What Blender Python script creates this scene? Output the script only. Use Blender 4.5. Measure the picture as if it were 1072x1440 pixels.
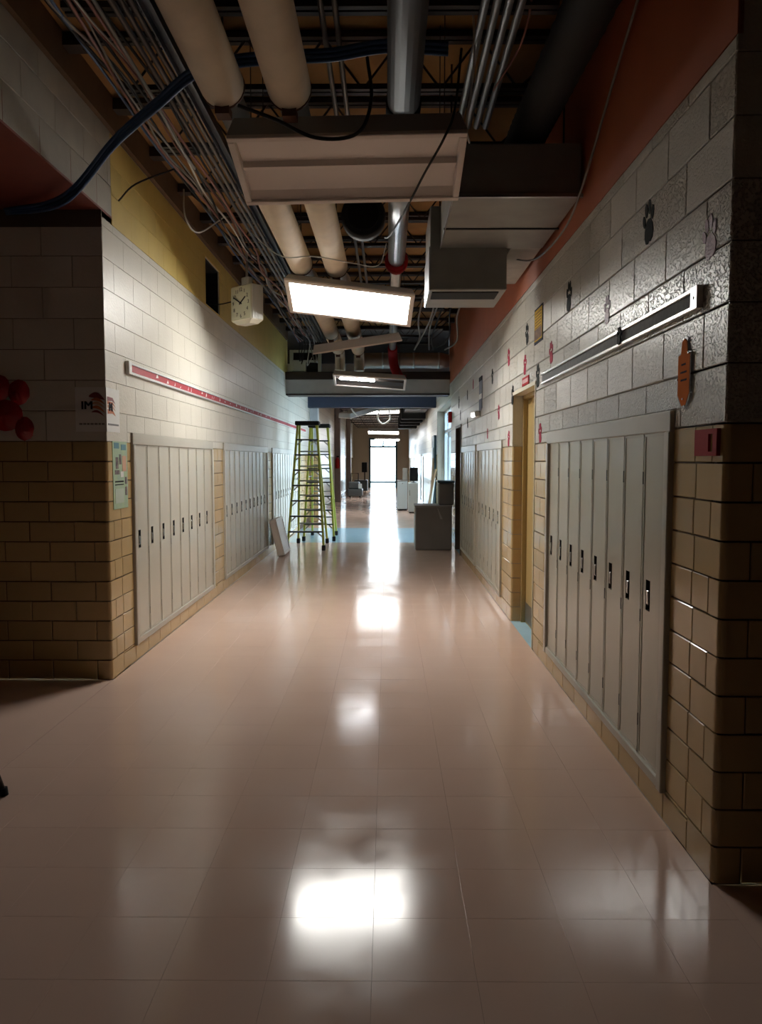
import bpy, math, random
from mathutils import Matrix, Vector
random.seed(7)
for o in list(bpy.data.objects): bpy.data.objects.remove(o, do_unlink=True)
sc = bpy.context.scene
COL = sc.collection
# ------------------------------------------------------------------ camera
FPX = 1078.0
cam_d = bpy.data.cameras.new('camera'); cam = bpy.data.objects.new('camera', cam_d); COL.objects.link(cam)
cam_d.sensor_fit = 'HORIZONTAL'; cam_d.sensor_width = 36.0; cam_d.lens = 36.0*FPX/1072.0
cam_d.clip_start = 0.05; cam_d.clip_end = 300
cam.location = (0, 0, 1.5)
cam.rotation_euler = (math.radians(90-3.874), 0, math.radians(0.478))
sc.camera = cam
# ------------------------------------------------------------------ world, daylight portals, exposure
SKY = 11.0
wd = bpy.data.worlds.new('sky'); sc.world = wd; wd.use_nodes = True
bg = wd.node_tree.nodes['Background']; bg.inputs[0].default_value = (0.70, 0.86, 1.0, 1); bg.inputs[1].default_value = SKY
vs = sc.view_settings
vs.view_transform = 'Standard'; vs.look = 'None'; vs.gamma = 1.0; vs.use_curve_mapping = False
vs.exposure = 0.66
def portal(name, loc, rot, sx, sy):
    d = bpy.data.lights.new(name, 'AREA'); d.shape = 'RECTANGLE'; d.size = sx; d.size_y = sy
    d.cycles.is_portal = True
    o = bpy.data.objects.new(name, d); COL.objects.link(o); o.location = loc; o.rotation_euler = rot
portal('end_door_daylight', (-0.22, 42.35, 1.33), (math.radians(-90), 0, 0), 1.4, 2.6)
portal('entry_daylight', (1.60, 15.92, 1.31), (0, math.radians(90), 0), 2.6, 3.9)
LENS_KEY = 26.0      # brightness of the lit ceiling troffers
LENS_FAR = 24.0

# ------------------------------------------------------------------ materials
MATS = {}
def lin(c): return tuple(((x/12.92) if x <= .04045 else ((x+.055)/1.055)**2.4) for x in [v/255. for v in c])
def mat(name, col, rough=.5, metal=0., spec=.5, noise=0., nscale=8., bump=0., bscale=40., rand=0., coat=0., emit=0., col2=None, rnoise=0., mscale=(1,1,1), ndetail=4., world=False):
    if name in MATS: return MATS[name]
    m = bpy.data.materials.new(name); m.use_nodes = True; MATS[name] = m
    nt = m.node_tree; N = nt.nodes; L = nt.links; b = N['Principled BSDF']
    c = (*col, 1)
    b.inputs['Base Color'].default_value = c
    b.inputs['Roughness'].default_value = rough; b.inputs['Metallic'].default_value = metal
    b.inputs['Specular IOR Level'].default_value = spec
    if coat: b.inputs['Coat Weight'].default_value = coat; b.inputs['Coat Roughness'].default_value = .08
    if emit:
        b.inputs['Emission Color'].default_value = c; b.inputs['Emission Strength'].default_value = emit
    tc = N.new('ShaderNodeTexCoord'); mp = N.new('ShaderNodeMapping'); L.new(tc.outputs['Object'], mp.inputs[0]); mp.inputs['Scale'].default_value = mscale
    oi = None
    if world:
        gp_ = N.new('ShaderNodeNewGeometry'); L.new(gp_.outputs['Position'], mp.inputs[0])
    vec = mp.outputs[0]
    if (rand or noise) and not world:
        oi = N.new('ShaderNodeObjectInfo')
        ad = N.new('ShaderNodeVectorMath'); ad.operation = 'MULTIPLY_ADD'
        L.new(oi.outputs['Random'], ad.inputs[0]); ad.inputs[1].default_value = (37, 17, 29); L.new(mp.outputs[0], ad.inputs[2])
        vec = ad.outputs[0]
    if noise:
        n = N.new('ShaderNodeTexNoise'); n.inputs['Scale'].default_value = nscale; n.inputs['Detail'].default_value = ndetail
        L.new(vec, n.inputs['Vector'])
        mx = N.new('ShaderNodeMix'); mx.data_type = 'RGBA'
        c2 = col2 or tuple(x*.55 for x in col)
        mx.inputs[6].default_value = c; mx.inputs[7].default_value = (*c2, 1)
        mr = N.new('ShaderNodeMapRange'); mr.inputs[1].default_value = .35; mr.inputs[2].default_value = .75; mr.inputs[4].default_value = noise
        L.new(n.outputs[0], mr.inputs[0]); L.new(mr.outputs[0], mx.inputs[0])
        colout = mx.outputs[2]
    else: colout = None
    if rand:
        hs = N.new('ShaderNodeHueSaturation')
        mr2 = N.new('ShaderNodeMapRange'); mr2.inputs[3].default_value = 1-rand; mr2.inputs[4].default_value = 1+rand
        L.new(oi.outputs['Random'], mr2.inputs[0]); L.new(mr2.outputs[0], hs.inputs['Value'])
        if colout: L.new(colout, hs.inputs['Color'])
        else: hs.inputs['Color'].default_value = c
        colout = hs.outputs[0]
    if colout: L.new(colout, b.inputs['Base Color'])
    if rnoise:
        n2 = N.new('ShaderNodeTexNoise'); n2.inputs['Scale'].default_value = 3.0; n2.inputs['Detail'].default_value = 8; n2.inputs['Roughness'].default_value = .7
        L.new(vec, n2.inputs['Vector'])
        mr3 = N.new('ShaderNodeMapRange'); mr3.inputs[1].default_value = .3; mr3.inputs[2].default_value = .7
        mr3.inputs[3].default_value = max(.02, rough-rnoise); mr3.inputs[4].default_value = rough+rnoise
        L.new(n2.outputs[0], mr3.inputs[0]); L.new(mr3.outputs[0], b.inputs['Roughness'])
    if bump:
        n3 = N.new('ShaderNodeTexNoise'); n3.inputs['Scale'].default_value = bscale; n3.inputs['Detail'].default_value = 3
        L.new(vec, n3.inputs['Vector'])
        bp = N.new('ShaderNodeBump'); bp.inputs['Strength'].default_value = bump; bp.inputs['Distance'].default_value = .01
        L.new(n3.outputs[0], bp.inputs['Height']); L.new(bp.outputs[0], b.inputs['Normal'])
    return m
def brick_mat(name, c1, c2, mortar, w, h, rough, bump=.4, gap=.006):
    m = bpy.data.materials.new(name); m.use_nodes = True; MATS[name] = m
    nt = m.node_tree; N = nt.nodes; L = nt.links; b = N['Principled BSDF']
    tc = N.new('ShaderNodeTexCoord'); sx = N.new('ShaderNodeSeparateXYZ'); L.new(tc.outputs['Object'], sx.inputs[0])
    sm = N.new('ShaderNodeMath'); sm.operation = 'ADD'; L.new(sx.outputs[0], sm.inputs[0]); L.new(sx.outputs[1], sm.inputs[1])
    cb = N.new('ShaderNodeCombineXYZ'); L.new(sm.outputs[0], cb.inputs[0]); L.new(sx.outputs[2], cb.inputs[1])
    br = N.new('ShaderNodeTexBrick'); L.new(cb.outputs[0], br.inputs['Vector'])
    br.inputs['Scale'].default_value = 1; br.inputs['Brick Width'].default_value = w; br.inputs['Row Height'].default_value = h
    br.inputs['Mortar Size'].default_value = gap; br.inputs['Mortar Smooth'].default_value = .1
    br.inputs['Color1'].default_value = (*c1, 1); br.inputs['Color2'].default_value = (*c2, 1); br.inputs['Mortar'].default_value = (*mortar, 1)
    L.new(br.outputs[0], b.inputs['Base Color']); b.inputs['Roughness'].default_value = rough
    bp = N.new('ShaderNodeBump'); bp.inputs['Strength'].default_value = bump; bp.inputs['Distance'].default_value = .006; bp.invert = True
    L.new(br.outputs['Fac'], bp.inputs['Height']); L.new(bp.outputs[0], b.inputs['Normal'])
    return m
def pitted_mat(name, col, rough):
    # painted open-textured concrete block: pits and pinholes
    m = mat(name, col, rough, noise=.5, nscale=5, rand=.05, col2=tuple(x*.82 for x in col))
    nt = m.node_tree; N = nt.nodes; L = nt.links; b = N['Principled BSDF']
    tc = N['Texture Coordinate'] if 'Texture Coordinate' in N else [n for n in N if n.type == 'TEX_COORD'][0]
    oi = [n for n in N if n.type == 'OBJECT_INFO'][0]
    ad = N.new('ShaderNodeVectorMath'); ad.operation = 'MULTIPLY_ADD'; L.new(oi.outputs['Random'], ad.inputs[0]); ad.inputs[1].default_value = (31, 53, 11); L.new(tc.outputs['Object'], ad.inputs[2])
    n1 = N.new('ShaderNodeTexNoise'); n1.inputs['Scale'].default_value = 95; n1.inputs['Detail'].default_value = 3; L.new(ad.outputs[0], n1.inputs['Vector'])
    cr = N.new('ShaderNodeMapRange'); cr.inputs[1].default_value = .36; cr.inputs[2].default_value = .50; L.new(n1.outputs[0], cr.inputs[0])
    # how open the texture is differs from block to block
    mr = N.new('ShaderNodeMapRange'); mr.inputs[1].default_value = .15; mr.inputs[2].default_value = .8; mr.inputs[3].default_value = .35; mr.inputs[4].default_value = 1.0
    L.new(oi.outputs['Random'], mr.inputs[0])
    bp = N.new('ShaderNodeBump'); bp.inputs['Distance'].default_value = .012; L.new(mr.outputs[0], bp.inputs['Strength']); L.new(cr.outputs[0], bp.inputs['Height'])
    L.new(bp.outputs[0], b.inputs['Normal'])
    return m

M_floor = mat('pink_tan_vinyl_tile', (.70, .505, .415), .135, noise=.35, nscale=2.5, col2=(.64, .455, .37), rnoise=.06, bump=.009, bscale=5, world=True, spec=.30)
M_floor_base = mat('floor_seam', (.32, .21, .165), .5)
M_blue = mat('daylit_blue_vinyl_tile', (.42, .64, .76), .16, noise=.3, nscale=3, rnoise=.05, bump=.03, bscale=6)  # blue tile, its colour brightened to stand in for entrance daylight
M_block_l = mat('cream_painted_block', (.66, .63, .55), .42, noise=.45, nscale=4, col2=(.58, .55, .47), rand=.025, bump=.18, bscale=60)
M_block_r = pitted_mat('cream_painted_open_block', (.60, .56, .48), .33)
M_block_y = mat('yellow_painted_block', (.62, .47, .13), .6, noise=.4, nscale=4, col2=(.45, .33, .10), rand=.03, bump=.1, bscale=50)
M_lintel = mat('grey_painted_block', (.40, .38, .33), .6, noise=.5, nscale=4, rand=.05, bump=.2, bscale=60)
M_mortar = mat('painted_mortar', (.36, .33, .27), .7, bump=.1)
M_tile = mat('tan_glazed_tile', (.54, .385, .185), .16, noise=.35, nscale=6, col2=(.46, .32, .15), rand=.06, bump=.03, bscale=12, rnoise=.05)
M_grout = mat('dark_brown_grout', (.075, .045, .025), .8)
M_red_wall = mat('orange_red_paint', (.42, .115, .045), .6, noise=.4, nscale=3, col2=(.30, .075, .03))
M_far_block = brick_mat('far_cream_block', (.62, .58, .50), (.58, .55, .48), (.42, .39, .33), .406, .203, .42)
M_far_tile = brick_mat('far_tan_tile', (.54, .385, .185), (.49, .35, .17), (.12, .08, .05), .305, .1355, .16)
M_deck = mat('brown_wood_fibre_deck', (.46, .25, .085), .85, noise=.9, nscale=1.3, col2=(.20, .10, .04), bump=.3, bscale=25, ndetail=8)
M_soffit = mat('dark_red_soffit', (.20, .05, .035), .6, noise=.3)
M_plate = mat('brown_wood_plate', (.14, .085, .045), .8, noise=.5, nscale=6)
M_steel = mat('dark_joist_steel', (.035, .025, .022), .55, metal=.3)
M_black = mat('black_rubber', (.011, .011, .012), .7, spec=.25)
M_navy = mat('navy_beam_paint', (.02, .03, .06), .5)
M_drywall = mat('grey_white_drywall', (.55, .56, .58), .6, noise=.2)
M_locker = mat('putty_locker_enamel', (.52, .485, .40), .26, noise=.25, nscale=3, col2=(.47, .43, .35), bump=.02, bscale=5)
M_locker_fr = mat('putty_locker_trim', (.47, .44, .37), .3, noise=.2, nscale=4)
M_locker_in = mat('locker_inside', (.06, .055, .045), .7)
M_pocket = mat('dark_latch_pocket', (.05, .05, .05), .35, metal=.6)
M_chrome = mat('chrome_latch', (.6, .6, .6), .25, metal=1)
M_alum = mat('brushed_aluminium', (.72, .72, .70), .3, metal=.7, noise=.2, nscale=20)
M_galv = mat('galvanised_steel', (.50, .52, .54), .28, metal=.9, noise=.6, nscale=14, col2=(.36, .38, .40))
M_duct = mat('painted_sheet_metal_duct', (.30, .30, .28), .5, metal=.2, noise=.4, nscale=5)
M_insul = mat('cream_pipe_insulation', (.66, .56, .42), .7, noise=.3, nscale=6, bump=.08, bscale=30)
M_bare = mat('bare_grey_pipe', (.32, .32, .30), .5, metal=.3)
M_rust = mat('rust_brown_hanger', (.10, .04, .02), .8)
M_red = mat('red_enamel', (.36, .022, .025), .7, spec=.08)
M_fix = mat('cream_fixture_enamel', (.70, .62, .56), .42)
M_fix_side = mat('grey_fixture_housing', (.36, .35, .34), .5)
M_refl = mat('matt_white_reflector', (.74, .66, .61), .4)
M_lens = mat('lit_lens', (1.0, .985, .93), .5, emit=LENS_KEY)
M_lens_far = mat('lit_lens_cool', (.93, .98, 1.0), .5, emit=LENS_FAR)
M_cond = mat('weathered_conduit', (.15, .145, .14), .45, metal=.5)
M_white = mat('white_paper', (.78, .78, .76), .5)
M_ink = mat('dark_ink', (.02, .02, .028), .8, spec=.1)
M_orange = mat('orange_card', (.62, .16, .025), .8, spec=.02)
M_lamin = mat('clear_lamination', (.40, .38, .33), .25)
M_pawb = mat('black_paw_vinyl', (.010, .012, .011), .8, spec=.15)
M_pawr = mat('red_paw_vinyl', (.36, .025, .06), .8, spec=.15)
M_pawf = mat('faded_mauve_paw_paint', (.34, .22, .27), .4, bump=.8, bscale=90)
M_cork = mat('grey_tack_strip', (.10, .11, .12), .8, noise=.6, nscale=40, col2=(.2, .2, .2))
M_redstrip = mat('red_tack_strip', (.42, .035, .05), .6, noise=.4, nscale=30)
M_blue_c = mat('blue_cable_jacket', (.03, .08, .20), .5)
M_cop = mat('reddish_cable_jacket', (.22, .075, .05), .5)
M_greyc = mat('grey_cable_jacket', (.20, .195, .18), .5)
M_whitec = mat('white_cable_jacket', (.50, .50, .47), .5)
M_clock = mat('cream_clock_case', (.62, .60, .48), .4)
M_clockside = mat('ribbed_white_clock_side', (.66, .67, .64), .4)
M_ladder = mat('yellow_green_fibreglass', (.44, .47, .06), .45)
M_tan_door = mat('tan_door_enamel', (.42, .30, .12), .4)
M_dk_door = mat('dark_brown_door', (.075, .05, .035), .5)
M_kick = mat('steel_kickplate', (.22, .21, .19), .4, metal=.7)
M_doorfr = mat('dark_teal_door_frame', (.03, .07, .09), .4)
M_bluew = mat('white_blue_door_paint', (.62, .70, .76), .4)
M_card = mat('grey_brown_carton', (.20, .185, .175), .45, noise=.5, nscale=3, col2=(.26, .245, .235), bump=.1, bscale=5)
M_bin = mat('grey_plastic_bin', (.17, .17, .175), .5)
M_teal = mat('dark_teal_plastic', (.03, .07, .085), .4)
M_cab = mat('pale_blue_grey_steel', (.42, .50, .53), .4)
M_screen = mat('black_screen', (.006, .006, .007), .25)
M_wood = mat('raw_plywood', (.46, .31, .17), .7, noise=.5, nscale=5, mscale=(1, 1, .2))
M_dark_eq = mat('charcoal_machine_plastic', (.045, .055, .06), .45)
M_conc = mat('pale_concrete', (.5, .5, .48), .9, noise=.3)
M_yel = mat('yellow_poster_paper', (.52, .31, .02), .8, spec=.1)
M_green = mat('pale_green_notice_paper', (.42, .55, .34), .35, noise=.6, nscale=18, col2=(.28, .42, .40))
M_foil = mat('glossy_red_foil', (.40, .012, .02), .07, coat=1., bump=.5, bscale=8)
M_lightpillar = mat('mauve_grey_pillar_paint', (.28, .23, .22), .5, noise=.3)
M_glass = bpy.data.materials.new('clear_glass'); M_glass.use_nodes = True
_n = M_glass.node_tree; _n.nodes.clear()
_o = _n.nodes.new('ShaderNodeOutputMaterial'); _mx = _n.nodes.new('ShaderNodeMixShader'); _t = _n.nodes.new('ShaderNodeBsdfTransparent'); _g = _n.nodes.new('ShaderNodeBsdfGlossy'); _g.inputs['Roughness'].default_value = .02
_f = _n.nodes.new('ShaderNodeFresnel'); _f.inputs[0].default_value = 1.45
_t.inputs[0].default_value = (.93, .96, .97, 1)
_n.links.new(_f.outputs[0], _mx.inputs[0]); _n.links.new(_t.outputs[0], _mx.inputs[1]); _n.links.new(_g.outputs[0], _mx.inputs[2]); _n.links.new(_mx.outputs[0], _o.inputs[0])

# ------------------------------------------------------------------ mesh helpers
WM = {}
class MB:
    def __init__(s): s.v = []; s.f = []
    def add(s, vs, fs):
        n = len(s.v); s.v += [tuple(p) for p in vs]; s.f += [tuple(i+n for i in f) for f in fs]; return s
    def box(s, x0, x1, y0, y1, z0, z1):
        return s.add([(x0,y0,z0),(x1,y0,z0),(x1,y1,z0),(x0,y1,z0),(x0,y0,z1),(x1,y0,z1),(x1,y1,z1),(x0,y1,z1)],
                     [(0,3,2,1),(4,5,6,7),(0,1,5,4),(1,2,6,5),(2,3,7,6),(3,0,4,7)])
    def cbox(s, x0, x1, y0, y1, z0, z1, c=.006):
        # chamfered box
        if x0 > x1: x0, x1 = x1, x0
        if y0 > y1: y0, y1 = y1, y0
        c = min(c, (x1-x0)*.45, (y1-y0)*.45, (z1-z0)*.45)
        v = []
        for z, k in ((z0, c), (z0+c, 0), (z1-c, 0), (z1, c)):
            a, b_, e, g = x0+k, x1-k, y0+k, y1-k
            q = c-k
            v += [(a+q,e,z),(b_-q,e,z),(b_,e+q,z),(b_,g-q,z),(b_-q,g,z),(a+q,g,z),(a,g-q,z),(a,e+q,z)]
        f = [tuple(range(7,-1,-1)), tuple(range(24,32))]
        for L in range(3):
            for i in range(8): j = (i+1) % 8; f.append((L*8+i, L*8+j, L*8+8+j, L*8+8+i))
        return s.add(v, f)
    def obox(s, p0, p1, w, h, up=(0,0,1)):
        p0 = Vector(p0); p1 = Vector(p1); d = (p1-p0).normalized(); u = Vector(up)
        if abs(d.dot(u)) > .97: u = Vector((0,1,0))
        r = d.cross(u).normalized(); u = r.cross(d).normalized()
        v = []
        for p in (p0, p1):
            for a, b_ in ((-1,-1),(1,-1),(1,1),(-1,1)): v.append(p + r*a*w/2 + u*b_*h/2)
        return s.add(v, [(0,3,2,1),(4,5,6,7),(0,1,5,4),(1,2,6,5),(2,3,7,6),(3,0,4,7)])
    def tube(s, pts, r, n=8, caps=True):
        pts = [Vector(p) for p in pts]; m = len(pts)
        rs = r if isinstance(r, (list, tuple)) else [r]*m
        d0 = (pts[1]-pts[0]).normalized(); u = Vector((0,0,1)) if abs(d0.z) < .9 else Vector((1,0,0))
        rg = d0.cross(u).normalized()
        v = []
        for i in range(m):
            d = (pts[min(i+1,m-1)]-pts[max(i-1,0)]).normalized()
            rg = (rg - d*rg.dot(d)).normalized(); up = d.cross(rg)
            for k in range(n):
                a = 2*math.pi*k/n; v.append(pts[i] + (rg*math.cos(a)+up*math.sin(a))*rs[i])
        f = []
        for i in range(m-1):
            for k in range(n): j = (k+1) % n; f.append((i*n+k, i*n+j, (i+1)*n+j, (i+1)*n+k))
        if caps: f.append(tuple(range(n-1,-1,-1))); f.append(tuple(range((m-1)*n, m*n)))
        return s.add(v, f)
    def prism(s, poly, fn, t):
        # poly: 2D points; fn(u,v,w)->3D ; thickness t
        n = len(poly); v = [fn(a,b,0) for a,b in poly] + [fn(a,b,t) for a,b in poly]
        f = [tuple(range(n-1,-1,-1)), tuple(range(n,2*n))]
        for i in range(n): j = (i+1) % n; f.append((i,j,n+j,n+i))
        return s.add(v, f)
    def mesh(s, name, m, smooth=False):
        me = bpy.data.meshes.new(name); me.from_pydata(s.v, [], s.f); me.materials.append(m)
        if smooth:
            for p in me.polygons: p.use_smooth = len(p.vertices) <= 4
        me.update(); return me
    def build(s, name, m, parent=None, smooth=False):
        # coordinates are world coordinates; converted to the parent's frame
        if parent is not None and parent.name in WM:
            inv = WM[parent.name].inverted(); s.v = [tuple(inv @ Vector(p)) for p in s.v]
        me = s.mesh(name, m, smooth); o = bpy.data.objects.new(name, me); COL.objects.link(o)
        if parent is not None:
            o.parent = parent
            if parent.name in WM: WM[o.name] = WM[parent.name].copy()
        return o
def tag(o, label, cat, group=None, kind=None):
    o['label'] = label; o['category'] = cat
    if group: o['group'] = group
    if kind: o['kind'] = kind
    return o
def thing(name, label, cat, loc=(0,0,0), group=None, M=None, kind=None):
    o = bpy.data.objects.new(name, None); COL.objects.link(o); o.empty_display_size = .1
    M = M or Matrix.Translation(Vector(loc)); o.matrix_world = M; WM[o.name] = M.copy()
    return tag(o, label, cat, group, kind)
def local(parent_matrix, mb):
    mb.v = [tuple(parent_matrix @ Vector(p)) for p in mb.v]; return mb
def catmull(pts, k=8):
    P = [Vector(p) for p in pts]; P = [P[0]*2-P[1]] + P + [P[-1]*2-P[-2]]; out = []
    for i in range(1, len(P)-2):
        a, b_, c, d = P[i-1:i+3]
        for j in range(k):
            t = j/k
            out.append(.5*((2*b_)+(c-a)*t+(2*a-5*b_+4*c-d)*t*t+(3*b_-a-3*c+d)*t**3))
    out.append(P[-2]); return out
def struct(name, mb, m, label, cat):
    return tag(mb.build(name, m), label, cat, kind='structure')
def rminus(r, holes):
    rs = [r]
    for h in holes:
        nx = []
        for (a, b_, c, d) in rs:
            A, B, C, D = h
            if B <= a+1e-6 or A >= b_-1e-6 or D <= c+1e-6 or C >= d-1e-6: nx.append((a,b_,c,d)); continue
            if C > c: nx.append((a,b_,c,C))
            if D < d: nx.append((a,b_,D,d))
            c2, d2 = max(c,C), min(d,D)
            if A > a: nx.append((a,A,c2,d2))
            if B < b_: nx.append((B,b_,c2,d2))
        rs = nx
    return [q for q in rs if q[1]-q[0] > .012 and q[3]-q[2] > .012]
PC = {}
def piece_mesh(name, m, w, h, t, ch):
    k = (name, m.name, round(w,3), round(h,3), round(t,4))
    if k in PC: return PC[k]
    a, b_ = w/2, h/2
    v = []
    for y, e in ((-.002, 0), (t-ch, 0), (t, ch)):
        v += [(-a+e,y,-b_+e),(a-e,y,-b_+e),(a-e,y,b_-e),(-a+e,y,b_-e)]
    f = [(8,11,10,9)]
    for L in (0, 4):
        for i in range(4): j = (i+1) % 4; f.append((L+i, L+4+i, L+4+j, L+j))
    me = bpy.data.meshes.new(name); me.from_pydata(v, [], f); me.materials.append(m); me.update(); PC[k] = me; return me
ROT = {'R': math.pi/2, 'L': -math.pi/2, 'F': math.pi}
def place(name, m, parent, side, plane, r, t=.008, ch=.0025, gap=.006):
    u0, u1, z0, z1 = r; w, h = u1-u0-gap, z1-z0-gap
    if w < .008 or h < .008: return
    o = bpy.data.objects.new(name, piece_mesh(name, m, w, h, t, ch)); COL.objects.link(o); o.parent = parent
    uc, zc = (u0+u1)/2, (z0+z1)/2
    if side == 'R': o.location = (plane+t, uc, zc)
    elif side == 'L': o.location = (plane-t, uc, zc)
    else: o.location = (uc, plane+t, zc)
    o.rotation_euler = (0, 0, ROT[side])
def bond(name, m, parent, side, plane, u0, u1, z0, z1, w, h, holes, t=.008, ch=.0025, gap=.006, shift=None, phase=0):
    k = 0; z = z0
    while z < z1-.01:
        zt = min(z+h, z1)
        s = shift(k) if shift else 0
        off = (w/2 if (k+phase) % 2 else 0)
        a0 = u0+s
        edges = [a0]; x = a0+(w-off if off else w)
        while x < u1-.02: edges.append(x); x += w
        edges.append(u1)
        for a, b_ in zip(edges[:-1], edges[1:]):
            for r in rminus((a, b_, z, zt), holes): place(name, m, parent, side, plane, r, t, ch, gap)
        z = zt; k += 1
TH, TW = .1355, .305
TT = 12*TH          # 1.626 top of the glazed dado
BH, BW = .203, .406
XL, XR = -1.88, 1.15
YL, YR = 5.14, 2.63
YEND = 42.0
REC = .008
# ------------------------------------------------------------------ setting: floor
seamx = [-1.875+.305*i for i in range(11)]
fl = MB()
fl.box(-6.2, XL, -4.3, YL, -.1, 0); fl.box(XR, 5.2, -4.3, YR, -.1, 0)
fl.box(XL, XR, -4.3, 1.815, -.1, 0)
fl.box(XL, XR, 1.815, 10.1, -.1, -.003)
fl.box(XL, XR, 10.1, 13.9, -.1, 0); fl.box(XL, XR, 16.9, YEND+.2, -.1, 0)
floor = struct('floor', fl, M_floor, 'polished pink tan vinyl tile corridor floor', 'floor')
floor.data.materials.append(M_floor_base)
for p in floor.data.polygons:
    if abs(p.center.z+.003) < 1e-4: p.material_index = 1
y = 1.81
rows = 0
fm = {}
while y < 10.09:
    for i in range(10):
        x0, x1 = max(seamx[i], XL), min(seamx[i+1], XR)
        w = round(x1-x0, 4)
        if w not in fm:
            g = .0002; b = MB(); c = .0005; a, e = w/2-g, .1525-g
            b.add([(-a,-e,-.0028),(a,-e,-.0028),(a,e,-.0028),(-a,e,-.0028),(-a,-e,-c),(a,-e,-c),(a,e,-c),(-a,e,-c),(-a+c,-e+c,0),(a-c,-e+c,0),(a-c,e-c,0),(-a+c,e-c,0)],
                  [(8,9,10,11)]+[(L+k, L+(k+1)%4, L+4+(k+1)%4, L+4+k) for L in (0,4) for k in range(4)])
            fm[w] = b.mesh('floor_tile', M_floor)
        o = bpy.data.objects.new('floor_tile', fm[w]); COL.objects.link(o); o.parent = floor
        o.location = ((x0+x1)/2, y+.1525, 0)
        o.rotation_euler = (random.gauss(0, .00025), random.gauss(0, .00025), 0)
    y += .305; rows += 1
struct('floor_entry', MB().box(XL, XR, 13.9, 16.9, -.1, 0).box(XR, 3.2, 13.95, 17.9, -.1, 0), M_blue, 'pale blue tile band, brightened to look daylit, across the corridor at the side entrance', 'floor')
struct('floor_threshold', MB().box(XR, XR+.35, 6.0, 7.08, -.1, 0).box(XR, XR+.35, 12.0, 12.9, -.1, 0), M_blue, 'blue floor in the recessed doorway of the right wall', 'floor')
# ------------------------------------------------------------------ setting: walls
def bank_hole(a, b): return (a, b, .12, 1.70)
RA, RB, RC, RD, RE = (3.10, 5.49), (7.68, 9.75), (9.96, 11.86), (19.5, 24.6), (26.2, 33.1)
LA, LB, LC, LD, LE = (5.62, 8.21), (8.77, 11.96), (12.46, 16.30), (20.9, 27.1), (27.9, 34.9)
R_dr = [(6.0, 7.09, -.1, 2.10), (12.0, 12.9, -.1, 2.06)]
R_en = [(13.95, 17.9, -.1, 2.62)]
R_h = [bank_hole(*q) for q in (RA, RB, RC, RD, RE)] + R_dr + R_en
L_h = [bank_hole(*q) for q in (LA, LB, LC, LD, LE)] + [(8.05, 8.72, 3.12, 3.60)]
TOP = 4.05
w = MB()
for a, b_, c, d in rminus((YR+REC, YEND+.2, -.1, TOP), R_h): w.box(XR+REC, XR+.33, a, b_, c, d)
for a, b_, c, d in rminus((YR+REC, YEND+.2, -.1, TOP), R_en): w.box(XR+.33, XR+.42, a, b_, c, d)
wall_right = struct('wall_right', w, M_mortar, 'long right corridor wall, cream block over tan glazed tile', 'wall')
w = MB()
for a, b_, c, d in rminus((YL+REC, YEND+.2, -.1, TOP), L_h): w.box(XL-.33, XL-REC, a, b_, c, d)
w.box(XL-.42, XL-.33, YL+REC, YEND+.2, -.1, TOP)
w.box(XL-.35, XL-REC, -4.3, YL+REC, 3.15, TOP)
wall_left = struct('wall_left', w, mat('cream_filled_mortar', (.50, .47, .40), .6), 'long left corridor wall, cream block over tan glazed tile', 'wall')
wfl = struct('wall_front_left', MB().box(-6.2, XL-REC, YL+REC, YL+.4, -.1, 3.3), M_grout, 'dark tan tiled wall face beside the left corridor mouth', 'wall')
wfr = struct('wall_front_right', MB().box(XR+REC, 5.2, YR+REC, YR+.4, -.1, TOP), M_grout, 'dark tiled wall face beside the right corridor mouth', 'wall')
struct('wall_back', MB().box(-6.2, 5.2, -4.4, -4.2, -.1, TOP), M_lintel, 'wall closing the lobby', 'wall')
struct('wall_side_left', MB().box(-6.4, -6.1, -4.4, YL+.4, -.1, TOP), M_lintel, 'left end wall of the side passage', 'wall')
struct('wall_side_right', MB().box(5.1, 5.4, -4.4, YR+.4, -.1, TOP), M_lintel, 'right end wall of the side passage', 'wall')
DX0, DX1 = -.97, .50
w = MB()
for a, b_, c, d in rminus((XL-.4, XR+.4, -.1, TOP), [(DX0, DX1, -.2, 2.66)]): w.box(a, b_, YEND, YEND+.25, c, d)
struct('wall_end', w, mat('far_tan_paint', (.30, .25, .19), .6), 'tan wall around the bright end doors', 'wall')
# glazed tile dado with rounded corner tiles
def corner_tiles(parent, cx, cy, sx, zmax, bfix=None):
    # vertical edge at (cx,cy); wall face runs +y, return face runs sx*x
    n = int(round(zmax/TH)); r = .024; t = .020
    for k in range(n):
        a, b_ = ((.10, .235) if k % 2 else (.235, .10))
        if bfix: b_ = bfix
        g = .0035
        P = [(0, a-g)] + [(r-r*math.cos(q), r-r*math.sin(q)) for q in [math.pi/2*i/6 for i in range(7)]] + [(b_-g, 0), (b_-g, t), (t, t), (t, a-g)]
        if sx < 0: P = P[::-1]
        z0, z1 = k*TH+g, (k+1)*TH-g
        MB().prism(P, lambda u, v, q: (cx+sx*u, cy+v, z0+q), z1-z0).build('corner_tile', M_tile, parent)
corner_tiles(wall_right, XR, YR, 1, TT)
corner_tiles(wall_left, XL, YL, -1, TT)
corner_tiles(wall_right, XR, 7.08, 1, TT, .13)
csh = lambda k: (.235 if k % 2 == 0 else .10)
def tiles(parent, side, plane, u0, u1, z0, z1, holes, shift=None, phase=0): bond('tile', M_tile, parent, side, plane, u0, u1, z0, z1, TW, TH, holes, .008, .0028, .006, shift, phase)
tiles(wall_right, 'R', XR, YR, RA[0]+.02, 0, TT, R_h, csh)
tiles(wall_right, 'R', XR, RA[0]+.02, RA[1]-.02, 0, TH, R_h)
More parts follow.
